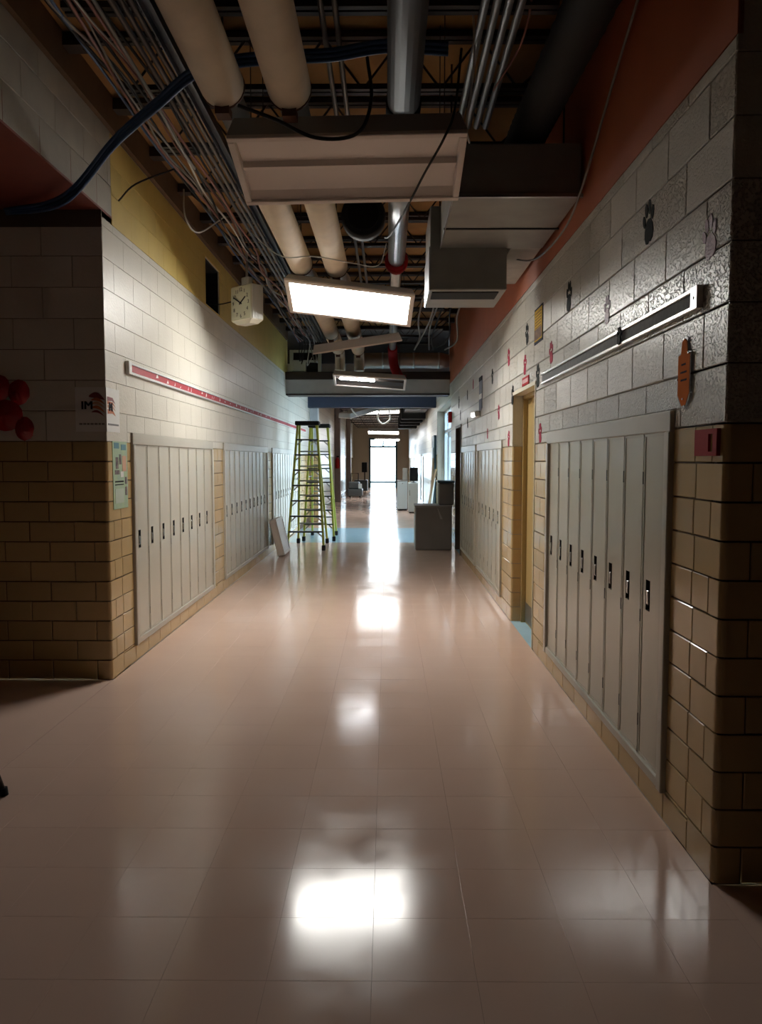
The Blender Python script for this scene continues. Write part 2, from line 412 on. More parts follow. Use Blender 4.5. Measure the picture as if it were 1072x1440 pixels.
tiles(wall_right, 'R', XR, RA[1]-.02, 6.0, 0, TT, R_h)
tiles(wall_right, 'R', XR, 7.08, 7.70, 0, TT, R_h, csh)
tiles(wall_right, 'R', XR, 7.70, 12.0, 0, TH, R_h)
tiles(wall_right, 'R', XR, 9.70, 10.0, TH, TT, R_h)
tiles(wall_right, 'R', XR, 11.85, 12.0, 0, TT, R_h)
tiles(wall_right, 'R', XR, 12.9, 13.95, 0, TT, R_h)
gb = MB()
for a, b_, c, d in rminus((YL+.1, 18.5, 0, TT), L_h): gb.box(XL-REC-.001, XL-REC+.0008, a, b_, c, d)
gb = gb.build('grout_bed', M_grout, wall_left); gb['kind'] = 'structure'
gb = MB()
for a, b_, c, d in rminus((YR+.1, 13.95, 0, TT), R_h): gb.box(XR+REC-.0008, XR+REC+.001, a, b_, c, d)
gb = gb.build('grout_bed', M_grout, wall_right); gb['kind'] = 'structure'
tiles(wall_left, 'L', XL, YL, LA[0]+.02, 0, TT, L_h, csh)
tiles(wall_left, 'L', XL, LA[0]+.02, 16.4, 0, TH, L_h)
tiles(wall_left, 'L', XL, LA[1]-.02, LB[0]+.02, TH, TT, L_h)
tiles(wall_left, 'L', XL, LB[1]-.02, LC[0]+.02, TH, TT, L_h)
tiles(wall_left, 'L', XL, LC[1]-.02, 18.5, TH, TT, L_h)
# tiles on the faces toward the lobby
k = 0
for k in range(12):
    e = XL-(.10 if k % 2 == 0 else .235)
    for i in range(10):
        a = e-(i+1)*TW
        place('tile', M_tile, wfl, 'F', YL, (a, a+TW, k*TH, (k+1)*TH), .008, .0028, .006)
    e = XR+(.10 if k % 2 == 0 else .235)
    for i in range(4): place('tile', M_tile, wfr, 'F', YR, (e+i*TW, e+(i+1)*TW, k*TH, (k+1)*TH), .008, .0028, .006)
for k in range(8):
    z0 = TT+k*BH; z1 = min(z0+BH, 3.15)
    if z1-z0 < .02: break
    for i in range(8):
        a = XL-(i+1)*BW+(BW/2 if k % 2 else 0)
        place('block', M_block_l, wfl, 'F', YL, (a, min(a+BW, XL), z0, z1), .008, .002, .004)
for k in range(12):
    z0 = TT+k*BH
    if z0 > 3.9: break
    for i in range(3):
        a = XR+i*BW-(BW/2 if k % 2 else 0)
        place('block', M_block_r, wfr, 'F', YR, (max(a, XR), a+BW, z0, z0+BH), .008, .002, .005)
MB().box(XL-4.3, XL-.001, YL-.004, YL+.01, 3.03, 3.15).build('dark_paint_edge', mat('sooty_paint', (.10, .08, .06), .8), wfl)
# painted block above the dado
bond('block', M_block_r, wall_right, 'R', XR, YR, 14.0, TT, 2.90, BW, BH, R_h, .010, .003, .007)
bond('block', M_block_l, wall_left, 'L', XL, YL, 14.6, TT, 3.10, BW, BH, L_h, .008, .0012, .0026)
bond('block', M_block_y, wall_left, 'L', XL, YL+.19, 10.4, 3.10, 3.72, BW, BH, L_h, .007, .0015, .002)
bond('block', M_lintel, wall_left, 'L', XL, .6, YL+.19, 3.15, 3.72, BW, BH, [], .008, .002, .004)
def plate(name, parent, side, u0, u1, z0, z1, holes, m, t=.0):
    b = MB()
    for a, b_, c, d in rminus((u0, u1, z0, z1), holes):
        if side == 'R': b.box(XR-t, XR+.02, a, b_, c, d)
        else: b.box(XL-.02, XL+t, a, b_, c, d)
    o = b.build(name, m, parent); o['kind'] = 'structure'; return o
plate('painted_band', wall_right, 'R', YR, 14.4, 2.90, TOP, [], M_red_wall)
plate('painted_band', wall_right, 'R', 14.4, YEND, 2.90, TOP, [], M_drywall)
plate('wall_plate', wall_left, 'L', -4, 14.4, 3.72, TOP, [], M_plate, .03)
plate('painted_band', wall_left, 'L', 10.4, 14.6, 3.10, 3.72, [], M_block_y)
plate('far_block_face', wall_right, 'R', 14.0, YEND, TT, 2.90, R_h, M_far_block)
plate('far_tile_face', wall_right, 'R', 17.9, YEND, 0, TT, R_h, M_far_tile)
plate('far_block_face', wall_left, 'L', 14.6, YEND, TT, TOP, L_h, M_far_block)
plate('far_tile_face', wall_left, 'L', 18.5, YEND, 0, TT, L_h, M_far_tile)
MB().box(XR+.13, XR+.3, 7.08, 7.3, 0, 2.1).box(XR+.0, XR+.3, 7.08, 7.085, TT, 2.1).build('door_jamb', M_block_l, wall_right)
# soffit of the side passage, decks
MB().box(XL-.325, XL-.30, 8.06, 8.71, 3.13, 3.59).build('opening_back_shade', M_black, wall_left)  # black plates added as painted shade inside the wall opening
MB().box(XL-.30, XL-.02, 8.70, 8.72, 3.12, 3.60).build('opening_side_shade', M_black, wall_left)
MB().box(XL-.30, XL-.02, 8.06, 8.70, 3.58, 3.60).build('opening_top_shade', M_black, wall_left)
struct('ceiling_side_passage', MB().box(-6.3, XL-.001, -4.3, YL+.2, 3.14, 3.3), M_soffit, 'dark red soffit over the side passage', 'ceiling')
struct('ceiling', MB().box(XL-.4, 5.3, -4.4, 14.5, 3.94, 4.1), M_deck, 'stained brown wood fibre roof deck above open joists', 'ceiling')
struct('ceiling_entry', MB().box(XL-.4, XR+.45, 14.5, 18.3, 3.12, 3.3), M_drywall, 'flat ceiling between the two corridor beams', 'ceiling')
struct('ceiling_far', MB().box(XL-.4, XR+.45, 18.3, YEND+.3, 3.45, 3.6), mat('far_pale_deck', (.40, .33, .25), .8, noise=.6, nscale=1.), 'pale deck over the far half of the corridor', 'ceiling')
# beams
t = thing('corridor_beam', 'grey white boxed beam with dark steel flange crossing the corridor', 'beam', (0, 14.3, 2.72))
MB().box(XL, XR, 14.3, 14.7, 2.725, 2.985).build('boxed_face', M_drywall, t)
MB().box(XL, XR, 14.22, 14.7, 2.985, 3.12).build('steel_flange', M_steel, t)
MB().box(XL, XR, 14.28, 14.7, 2.70, 2.725).build('bottom_edge', M_steel, t)
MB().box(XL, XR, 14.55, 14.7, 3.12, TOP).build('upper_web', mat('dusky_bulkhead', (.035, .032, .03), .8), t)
t = thing('corridor_beam', 'navy painted beam behind the grey boxed beam', 'beam', (0, 18.2, 2.74))
MB().box(XL, XR, 18.2, 18.5, 2.74, 2.99).build('web', M_navy, t); MB().box(XL, XR, 18.12, 18.5, 2.99, 3.12).build('cap', M_drywall, t)
MB().box(XL, XR, 18.5, 18.6, 3.12, TOP).build('upper_web', M_drywall, t)
for i, yy in enumerate((18.62, 27.4, 35.2)):
    lab = ['grey wall pillar beside the yellow stepladders', 'mauve grey wall pillar carrying the red extinguisher', 'wall pillar near the end doors'][i]
    t = thing('wall_pillar', lab, 'pillar', (XL+.1, yy, 0)); hh = 3.1 if i == 0 else 3.44
    MB().cbox(XL, XL+.2, yy, yy+.3, TT, hh, .01).build('upper_shaft', M_lightpillar if i else M_drywall, t)
    MB().cbox(XL, XL+.203, yy-.003, yy+.303, 0, TT, .015).build('lower_shaft', M_lightpillar if i else M_far_tile, t)
# ------------------------------------------------------------------ bar joists
def joist(y, zt, zb, x0, x1, label, group):
    t = thing('bar_joist', label, 'joist', ((x0+x1)/2, y, zb), group)
    MB().box(x0, x1, y-.045, y-.008, zt-.035, zt).box(x0, x1, y+.008, y+.045, zt-.035, zt).build('top_chord', M_steel, t)
    MB().box(x0+.35, x1-.35, y-.04, y-.008, zb, zb+.03).box(x0+.35, x1-.35, y+.008, y+.04, zb, zb+.03).build('bottom_chord', M_steel, t)
    n = 5; pts = [(x0+.08, y, zt-.02)]
    xs = [x0+.40+(x1-x0-.80)*i/(2*n) for i in range(2*n+1)]
    for i, x in enumerate(xs): pts.append((x, y, zb+.015 if i % 2 == 0 else zt-.02))
    pts.append((x1-.08, y, zt-.02))
    MB().tube(pts, .011, 5).build('web_rod', M_steel, t)
    MB().box(x0, x0+.14, y-.05, y+.05, zt-.075, zt-.03).build('seat', M_steel, t)
    MB().box(x1-.14, x1, y-.05, y+.05, zt-.075, zt-.03).build('seat', M_steel, t)
for k in range(-3, 13):
    joist(4.56+.8*k, 3.93, 3.61, XL, XR, 'dark steel open web joist under the brown wood deck', 'roof joists under the brown deck')
for k in range(12):
    joist(19.2+1.8*k, 3.45, 3.12, XL, XR, 'dark steel open web joist under the pale far deck', 'roof joists under the far deck')

# ------------------------------------------------------------------ lockers
def locker_meshes(p, full):
    H0, H1 = .165, 1.615; w = p-.012; a = w/2
    px = p*.2; pw, ph, pz = .052, .135, .905
    d = MB()
    holes = [(px-pw/2, px+pw/2, pz-ph/2, pz+ph/2)] if full else []
    for x0, x1, z0, z1 in rminus((-a, a, H0, H1), holes): d.box(x0, x1, -.016, .002, z0, z1)
    if full:   # raised edges of the pressed door
        d.box(-a, -a+.012, .002, .005, H0, H1); d.box(a-.012, a, .002, .005, H0, H1)
        d.box(-a, a, .002, .005, H1-.012, H1); d.box(-a, a, .002, .005, H0, H0+.012)
    body = MB().box(-p/2, p/2, -.30, -.29, .12, 1.70).box(-p/2, -p/2+.004, -.29, -.018, .12, 1.70).box(p/2-.004, p/2, -.29, -.018, .12, 1.70)
    body.box(-p/2, p/2, -.29, -.018, .12, .13).box(-p/2, p/2, -.29, -.018, 1.69, 1.70)
    out = dict(door=d.mesh('door', M_locker), body=body.mesh('body', M_locker_in))
    if full:
        k = MB(); x0, x1, z0, z1 = holes[0]; e = .003
        k.add([(x0,.003,z0),(x1,.003,z0),(x1,.003,z1),(x0,.003,z1),(x0+e,-.014,z0+e),(x1-e,-.014,z0+e),(x1-e,-.014,z1-e),(x0+e,-.014,z1-e)], [(4,7,6,5),(0,4,5,1),(1,5,6,2),(2,6,7,3),(3,7,4,0)])
        out['pocket'] = k.mesh('latch_pocket', M_pocket)
        out['latch'] = MB().cbox(px-.012, px+.012, -.013, .006, pz-.042, pz+.022, .004).mesh('latch_handle', M_chrome)
        out['hinge'] = MB().tube([(-a-.002, .001, -.028), (-a-.002, .001, .028)], .006, 6).mesh('hinge', M_pocket)
        out['vent'] = None
    else:
        out['pocket'] = MB().box(px-pw/2, px+pw/2, 0, .004, pz-ph/2, pz+ph/2).mesh('latch_pocket', M_pocket)
    return out
LM = {}
ORD = ['first','second','third','fourth','fifth','sixth','seventh','eighth','ninth','tenth','eleventh','twelfth']
def bank(side, rng, n, label, full=True):
    a, b_ = rng; ins = .055
    p = (b_-a-2*ins)/n; key = (round(p, 4), full)
    if key not in LM: LM[key] = locker_meshes(p, full)
    D = LM[key]
    X = XR if side == 'R' else XL; s = -1 if side == 'R' else 1      # s: outward direction
    wl = wall_right if side == 'R' else wall_left
    o = .016*s
    def fb(u0, u1, z0, z1, nm, th=o): MB().cbox(X-.05*s, X+th, u0, u1, z0, z1, .004).build(nm, M_locker_fr, wl)
    fb(a, b_, 1.615, 1.70, 'locker_head_trim'); fb(a, a+ins, .12, 1.615, 'locker_side_trim', o*1.3); fb(b_-ins, b_, .12, 1.615, 'locker_side_trim', o*1.3); fb(a+ins, b_-ins, .12, .165, 'locker_bottom_trim')
    for i in range(n):
        u = a+ins+p*(i+.5)
        r = bpy.data.objects.new('locker', None); COL.objects.link(r); r.empty_display_size = .1
        r.location = (X, u, 0); r.rotation_euler = (0, 0, ROT[side]); tag(r, (label % ORD[i]) if '%s' in label else label, 'locker', label.replace('%s ', '').replace('locker', 'lockers'))
        def ch(nm, me, par, loc=(0,0,0)):
            c = bpy.data.objects.new(nm, me); COL.objects.link(c); c.parent = par; c.location = loc; return c
        ch('body', D['body'], r); d = ch('door', D['door'], r)
        if D['pocket']: ch('latch_pocket', D['pocket'], d)
        if full:
            ch('latch_handle', D['latch'], d)
            for z in (.32, .80, 1.42): ch('hinge', D['hinge'], d, (0, 0, z))
bank('R', RA, 8, '%s putty steel locker along from the red alarm box')
bank('R', RB, 6, '%s putty steel locker past the tan door')
bank('R', RC, 6, '%s grey putty locker of the bank ending at the dark brown door')
bank('L', LA, 8, '%s cream steel locker along from the green notice')
bank('L', LB, 10, '%s cream steel locker of the bank before the leaning light panel')
bank('L', LC, 12, '%s cream locker of the bank from leaning light panel to stepladders')
bank('L', LD, 20, 'steel locker in the far bank before the pillar with the extinguisher', False)
bank('L', LE, 22, 'steel locker in the last bank behind the dark floor machine', False)
bank('R', RD, 16, 'steel locker in the far bank behind the blue grey cabinets', False)
bank('R', RE, 22, 'steel locker in the last bank on the side of the blue grey cabinets', False)

# ------------------------------------------------------------------ doors
d1 = thing('door_1', 'tan door with steel kickplate recessed in the right wall', 'door', (XR+.14, 6.54, 0), kind='structure')
MB().box(XR+.13, XR+.17, 6.05, 7.05, .0, 2.06).build('leaf', M_tan_door, d1)
MB().box(XR+.125, XR+.131, 6.10, 7.04, .02, .19).build('kickplate', M_kick, d1)
MB().box(XR+.09, XR+.2, 7.03, 7.08, 0, 2.10).box(XR+.09, XR+.2, 6.0, 6.05, 0, 2.10).box(XR+.09, XR+.2, 6.0, 7.08, 2.05, 2.10).build('frame', M_tan_door, d1)
MB().tube([(XR+.13, 6.13, 1.0), (XR+.08, 6.13, 1.0), (XR+.08, 6.24, 1.0)], .012, 8).build('lever_handle', M_chrome, d1)
MB().box(XR-.004, XR+.09, 6.0, 6.03, 0, 2.10).box(XR-.004, XR+.09, 6.0, 7.08, 2.085, 2.115).build('casing', mat('cream_casing', (.6, .55, .42), .5), d1)
d2 = thing('door_2', 'dark brown recessed door beyond the right lockers', 'door', (XR+.14, 12.45, 0), kind='structure')
MB().box(XR+.13, XR+.17, 12.0, 12.9, 0, 2.06).build('leaf', M_dk_door, d2); MB().box(XR-.01, XR+.2, 12.86, 12.9, 0, 2.06).box(XR-.01, XR+.2, 12.0, 12.04, 0, 2.06).box(XR-.01, XR+.2, 12.0, 12.9, 2.02, 2.06).build('frame', M_dk_door, d2)
MB().tube([(XR+.13, 12.12, 1.0), (XR+.09, 12.12, 1.0)], .025, 10).build('knob', M_chrome, d2)
# side entrance: glazed screen set in the right wall
d3 = thing('door_3', 'white blue glazed entrance doors letting daylight into the corridor', 'door', (XR+.2, 15.9, 0), kind='structure')
xs = XR+.22
def fr3(y0, y1, z0, z1, nm='mullion', m=M_bluew): MB().box(xs-.04, xs+.04, y0, y1, z0, z1).build(nm, m, d3)
for yy in (13.95, 14.92, 15.9, 16.88, 17.84): fr3(yy, yy+.06, 0, 2.62)
fr3(13.95, 17.9, 2.56, 2.62, 'head_rail'); fr3(13.95, 17.9, 2.12, 2.18, 'transom_bar'); fr3(13.95, 17.9, 0, .06, 'sill_rail')
for yy in (14.01, 14.98, 15.96, 16.94):
    for z0, z1 in ((.06, 2.12), (2.18, 2.56)): MB().box(xs-.004, xs+.004, yy, yy+.91, z0, z1).build('pane', M_glass, d3)
for yy in (14.98, 15.96):
    b = MB(); b.box(xs-.03, xs+.03, yy, yy+.09, .06, 2.10).box(xs-.03, xs+.03, yy+.82, yy+.91, .06, 2.10).box(xs-.03, xs+.03, yy, yy+.91, .06, .32).box(xs-.03, xs+.03, yy, yy+.91, 2.0, 2.10)
    lf = b.build('door_leaf', M_bluew, d3); MB().box(xs-.10, xs-.06, yy+.06, yy+.85, .98, 1.03).build('push_bar', M_alum, lf)
d4 = thing('door_4', 'dark teal door leaf standing open past the glazed entrance', 'door', (XR-.2, 18.3, 0), kind='structure')
MB().box(XR-.06, XR-.01, 18.0, 18.9, .01, 2.08).build('leaf', M_doorfr, d4); MB().box(XR-.075, XR-.058, 18.25, 18.65, 1.2, 1.8).build('vision_panel', M_bluew, d4)
MB().tube([(XR-.06, 18.1, 1.0), (XR-.11, 18.1, 1.0), (XR-.11, 18.22, 1.0)], .012, 8).build('lever_handle', M_chrome, d4)
# end doors
d5 = thing('door_5', 'bright glazed end doors with dark frame and two pane transom', 'door', (-.23, YEND, 0), kind='structure')
def e5(x0, x1, z0, z1, nm, m=M_doorfr, y0=YEND-.06, y1=YEND+.04): return MB().box(x0, x1, y0, y1, z0, z1).build(nm, m, d5)
e5(DX0-.04, DX0+.07, 0, 2.70, 'jamb'); e5(DX1-.07, DX1+.04, 0, 2.70, 'jamb'); e5(DX0+.07, DX1-.07, 2.60, 2.70, 'head'); e5(DX0+.07, DX1-.07, 2.18, 2.28, 'transom_bar'); e5(-.275, -.195, 2.28, 2.60, 'transom_mullion')
e5(DX0+.07, -.26, 2.28, 2.60, 'pane', M_glass, YEND-.005, YEND+.005); e5(-.21, DX1-.07, 2.28, 2.60, 'pane', M_glass, YEND-.005, YEND+.005)
e5(DX0+.07, DX1-.07, .34, 2.22, 'pane', M_glass, YEND-.005, YEND+.005); e5(DX0+.07, DX1-.07, .25, .34, 'bottom_rail', M_doorfr); e5(DX0+.07, DX1-.07, .0, .25, 'kick_pane', M_glass, YEND-.005, YEND+.005)
for i in range(8): e5(DX0+.2+i*.14, DX0+.25+i*.14, 1.86, 1.91, 'safety_dot', M_doorfr, YEND-.012, YEND-.006)
for k in range(2):
    for i in range(10): e5(DX0+.12+i*.125+(.03 if i > 4 else 0), DX0+.155+i*.125+(.03 if i > 4 else 0), 2.37+k*.1, 2.41+k*.1, 'safety_dot', M_doorfr, YEND-.012, YEND-.006)
tag(MB().box(-15, 15, YEND+.25, 80, -.15, -.02).build('ground_outside', M_conc), 'sunlit pale concrete outside the end doors', 'ground', kind='structure')
tag(MB().box(3.2, 30, 8, 26, -.15, -.02).build('ground_side_yard', M_conc), 'pale concrete outside the glazed side entrance', 'ground', kind='structure')

# ------------------------------------------------------------------ troffers
def troffer(name, label, TL, TR, BL, lit=None, refl=None, width=.60, L=1.22, group=None, h=.11, r=.035):
    TL, TR, BL = Vector(TL), Vector(TR), Vector(BL)
    ex = (TR-TL).normalized(); ey = (BL-TL); ey = (ey-ex*ey.dot(ex)).normalized(); ez = ex.cross(ey)
    c = (TL+TR)/2 + ey*width/2
    M = Matrix(((ex.x,ey.x,ez.x,c.x),(ex.y,ey.y,ez.y,c.y),(ex.z,ey.z,ez.z,c.z),(0,0,0,1)))
    t = thing(name, label, 'ceiling light', M=M, group=group)
    def bb(mb, nm, m, sm=False): return local(M, mb).build(nm, m, t, sm)
    a, b_ = L/2, width/2
    hb = MB(); v = []
    for z, k in ((.004, .0), (h, .035)): v += [(-a+k,-b_+k*.2,z),(a-k,-b_+k*.2,z),(a-k,b_-k*.2,z),(-a+k,b_-k*.2,z)]
    hb.add(v, [(4,5,6,7),(0,1,5,4),(1,2,6,5),(2,3,7,6),(3,0,4,7)]); bb(hb, 'housing', M_fix_side)
    for x0, x1, y0, y1 in ((-a,a,-b_,-b_+r),(-a,a,b_-r,b_),(-a,-a+r,-b_+r,b_-r),(a-r,a,-b_+r,b_-r)): bb(MB().cbox(x0,x1,y0,y1,-.012,.012,.004), 'rim', M_fix)
    if lit:
        bb(MB().box(-a+r, a-r, -b_+r, b_-r, .004, .010), 'lens', lit)
    else:
        p = [(-b_+r, .002), (-b_+r+.05, .03), (-.03, .045), (-.012, .02), (.012, .02), (.03, .045), (b_-r-.05, .03), (b_-r, .002)]
        q = MB(); n = len(p)
        q.add([(-a+r, y, z) for y, z in p]+[(a-r, y, z) for y, z in p], [(i, i+1, n+i+1, n+i) for i in range(n-1)])
        q.add([(-a+r, y, z) for y, z in p], [tuple(range(n))]); q.add([(a-r, y, z) for y, z in p], [tuple(range(n))])
        bb(q, 'reflector', refl or M_refl)
    return t, M
T1, M1 = troffer('ceiling_troffer', 'large unlit cream troffer hanging tilted below the pipes', (-.815,3.974,3.126), (.404,3.974,3.15), (-.86,4.5,2.985), width=.58)
T2, M2 = troffer('ceiling_troffer', 'brightly lit white troffer hanging crooked above the corridor', (-.956,7.20,3.171), (.255,7.20,3.023), (-.935,7.823,2.975), lit=M_lens, width=.63, h=.06, r=.045)
T3, M3 = troffer('ceiling_troffer', 'unlit tan troffer hanging edge on behind the lit one', (-1.007,10.45,2.93), (.20,10.45,3.11), (-1.0,11.02,3.02), width=.6)
T4, M4 = troffer('ceiling_troffer', 'small looking troffer hanging askew in front of the grey beam', (-.906,12.75,2.915), (.315,12.75,2.83), (-.925,13.35,2.79), width=.6, h=.07, refl=mat('stripped_dark_pan', (.05, .035, .028), .7))
local(M4, MB().tube([(-.50,-.12,-.005),(.08,-.12,-.005)], .02, 10)).build('lamp_tube', mat('lit_tube', (.95,.98,1.), .5, emit=45.), T4, True)
T5, M5 = troffer('ceiling_troffer', 'pale blue unlit troffer hanging steeply past the navy beam', (-.93,19.0,2.52), (.1,19.6,2.86), (-1.1,19.5,2.60), width=.6)
T6, M6 = troffer('ceiling_troffer', 'lit troffer with a white cable loop past the navy beam', (-.86,21.0,2.83), (.34,21.0,2.86), (-.86,21.6,2.78), lit=M_lens_far)
T7, M7 = troffer('ceiling_troffer', 'lit troffer hanging low halfway to the end doors', (-.76,29.5,2.62), (.46,29.5,2.60), (-.76,30.1,2.52), lit=M_lens_far)
T8, M8 = troffer('ceiling_troffer', 'lit troffer just before the end doors', (-.52,37.0,2.52), (.50,37.0,2.52), (-.52,37.6,2.44), lit=M_lens_far)
def wires(T, M, pts, z):
    for x, yv in pts:
        p = M @ Vector((x, yv, .1)); q = Vector((p.x, p.y, z))
        MB().tube([p, q], .003, 5).build('hanger_wire', M_steel, T)
for T, M in ((T1, M1), (T2, M2), (T3, M3), (T4, M4)): wires(T, M, ((-.5, -.2), (.5, -.2), (-.5, .2), (.5, .2)), 3.93)
for T, M in ((T5, M5), (T6, M6), (T7, M7), (T8, M8)): wires(T, M, ((-.5, 0), (.5, 0)), 3.44)
MB().tube(catmull([(-.22,20.9,2.84),(-.26,20.9,2.62),(-.16,20.9,2.49),(-.04,20.9,2.5),(.07,20.9,2.62),(.04,20.9,2.84)]), .022, 8).build('cable_loop', M_whitec, T6, True)

# ------------------------------------------------------------------ pipes
def ins_pipe(x, z, label, segs, yend):
    t = thing('insulated_pipe', label, 'pipe', (x, .5, z))
    MB().tube([(x, .3, z), (x, yend, z)], .075, 16).build('core_pipe', M_bare, t, True)
    for y0, y1 in segs:
        s = MB().tube([(x,y0,z),(x,y0+.03,z),(x,y1-.06,z),(x,y1-.02,z),(x,y1,z)], [.095,.108,.108,.103,.085], 24).build('insulation', M_insul, t, True)
        MB().tube([(x,y1-.05,z),(x,y1-.035,z)], .1105, 24).build('band', M_rust, s, True)
        MB().box(x-.035, x+.035, y1-.07, y1+.01, z-.14, z-.10).build('saddle', M_rust, t)
        MB().tube([(x,y1-.03,z+.1),(x,y1-.03,3.93)], .006, 6).build('hanger_rod', M_steel, t)
    e = [(x,yend-.02,z),(x,yend+.16,z-.01),(x,yend+.25,z-.1),(x,yend+.26,z-.3)]
    MB().tube(catmull(e, 4), .085, 16).build('elbow', M_insul, t, True)
    return t
ins_pipe(-.81, 3.33, 'thick cream insulated pipe nearest the cable run', [(.3, 3.93), (4.55, 7.35), (7.85, 11.2), (11.5, 12.75)], 12.98)
ins_pipe(-.485, 3.33, 'thick cream insulated pipe next to the round steel pipe', [(.3, 3.96), (4.6, 7.45), (7.95, 11.3), (11.55, 12.85)], 13.08)
t = thing('sprinkler_main', 'round galvanised pipe with red couplings along the ceiling centre', 'pipe', (.085, .3, 3.40))
MB().tube([(.085,.3,3.40),(.085,4.3,3.40)], .087, 20).build('black_section', mat('black_pipe_enamel', (.022, .022, .025), .55), t, True)
MB().tube([(.085,4.3,3.40),(.085,7.5,3.40)], .08, 20).build('galvanised_section', M_galv, t, True)
MB().tube([(.085,7.5,3.40),(.085,13.2,3.40)], .058, 16).build('galvanised_section', M_galv, t, True)
MB().tube([(.085,7.38,3.40),(.085,7.62,3.40)], .098, 16).build('coupling', M_red, t, True)
MB().tube([(.085,7.45,3.40),(.085,7.55,3.40)], .112, 16).build('coupling_collar', M_red, t, True)
MB().tube([(.085,4.2,3.40),(.085,4.36,3.40)], .095, 16).build('coupling', M_black, t, True)
MB().tube(catmull([(.085,13.1,3.40),(.09,13.3,3.30),(.12,13.35,3.1),(.2,13.36,2.93)],4), [.08]*13, 12).build('red_elbow', M_red, t, True)
MB().tube([(.2,13.36,2.86),(.2,13.36,2.96)], .12, 12).build('red_flange', M_red, t, True)
for yy in (1.7, 3.3, 5.8, 9.0, 11.4): MB().tube([(.085,yy,3.45),(.085,yy,3.93)], .006, 6).build('hanger_rod', M_steel, t)
t = thing('round_duct', 'large round metal duct crossing above the grey beam', 'duct', (.3, 13.85, 3.2))
MB().tube([(-.6,13.85,3.27),(-.5,13.85,3.27),(.95,13.85,3.27),(1.1,13.85,3.27)], [.10,.14,.14,.11], 20).build('duct_tube', mat('copper_tinted_duct', (.36, .30, .27), .35, metal=.6), t, True)
for x in (-.1, .45, .9): MB().tube([(x,13.85,3.27),(x+.03,13.85,3.27)], .147, 20).build('seam_band', M_galv, t, True)
MB().tube([(.2,13.85,3.4),(.2,13.85,3.93)], .006, 6).build('hanger_rod', M_steel, t)
def conduit(pts, r, m, label, name='conduit', cat='conduit', group=None, smooth_k=0, n=8, hang=None):
    P = catmull(pts, smooth_k) if smooth_k else pts
    return tag(MB().tube(P, r, n).build(name, m, None, True), label, cat, group)
for x in (-.305, -.24): conduit([(x,.3,3.56),(x,9.5,3.56)], .014, M_cond, 'thin metal conduit between the cream pipes and the steel pipe', group='thin conduits beside the steel pipe')
for i in range(4): conduit([(.44+.055*i,.3,3.56),(.44+.055*i,4.9,3.56)], .02, M_cond, 'metal conduit running in above the grey duct', group='conduits above the grey duct')
for i, x in enumerate((-1.16, -1.205, -1.25)): conduit([(x,.3,3.57),(x,13.6,3.57)], .015, M_cond, 'straight steel conduit in the left ceiling run', group='steel conduits in the left ceiling run')
t = thing('cable_channel', 'dark grey steel strut channel along the left ceiling cables', 'channel', (-1.1, .4, 3.58))
MB().box(-1.12, -1.06, .3, 13.4, 3.58, 3.60).box(-1.12,-1.115,.3,13.4,3.54,3.58).box(-1.065,-1.06,.3,13.4,3.54,3.58).build('channel', mat('blue_grey_strut', (.07, .08, .10), .4, metal=.6), t)
rc = random.Random(3)
cm = [(M_black,'black'),(M_cop,'reddish'),(M_greyc,'grey'),(M_whitec,'white'),(M_cop,'reddish'),(M_black,'black'),(M_greyc,'grey'),(M_black,'black'),(M_cop,'reddish'),(M_greyc,'grey'),(M_blue_c,'blue'),(M_black,'black')]
for i, (m, cn) in enumerate(cm):
    x = -1.30-.018*i+.01; pts = []
    yy = .3
    while yy < 13.7:
        pts.append((x+rc.uniform(-.045,.045), yy, 3.56-rc.uniform(0,.07))); yy += .8
    conduit(pts, rc.uniform(.006,.011), m, f'{cn} cable in the loose bundle along the left ceiling edge', 'ceiling_cable', 'cable', f'{cn} cables in the left bundle', 4, 6)
for i, (dx, dz) in enumerate(((0,0),(.013,.018),(-.014,.019),(.007,-.016))):
    conduit([(-2.45,5.02+dx,3.09+dz*.5),(-2.1,4.85+dx,3.07+dz),(-1.83,4.60+dx,3.08+dz),(-1.55,4.46+dx,3.29+dz),(-1.22,4.16+dx,3.36+dz),(-.98,4.02+dx,3.455+dz),(-.75,3.97+dx,3.487+dz),(-.45,3.93+dx,3.487+dz),(-.27,3.92+dx,3.49+dz),(.0,3.92+dx,3.53+dz),(.3,3.95+dx,3.53+dz)], .0115, M_blue_c, 'dark blue cable in the bundle sagging from pipes to side passage', 'blue_cable', 'cable', 'dark blue cable bundle', 6, 8)
conduit([(-1.87,5.45,3.30),(-1.7,5.3,3.36),(-1.45,5.4,3.5)], .006, M_black, 'short black wire leaving the yellow wall', 'wire', 'cable', None, 6, 6)
conduit([(-.72,3.80,3.20),(-.55,3.86,3.16),(-.35,3.88,3.08),(-.15,3.88,3.10),(-.08,3.86,3.25),(-.10,3.9,3.47)], .009, M_black, 'black cable drooping across the unlit cream troffer', 'wire', 'cable', None, 8, 6)
conduit([(.36,3.88,3.5),(.33,3.90,3.22),(.28,3.95,3.10),(.20,4.2,3.03),(.12,4.6,2.99),(.02,5.4,3.05),(-.02,6.0,3.2)], .007, M_black, 'thin black wire hanging over the corner of the unlit cream troffer', 'wire', 'cable', None, 8, 6)
conduit([(.40,3.9,3.93),(.43,3.95,3.5),(.40,4.0,3.2),(.42,4.05,3.12)], .006, M_alum, 'silver wire at the corner of the unlit cream troffer', 'wire', 'cable', None, 8, 6)
conduit([(-1.2,6.9,3.5),(-.9,6.6,3.22),(-.6,6.5,3.19),(-.3,6.6,3.16),(-.08,6.75,3.18),(-.01,6.85,3.39)], .005, M_whitec, 'pale wire slung across the cream pipes', 'wire', 'cable', None, 8, 6)
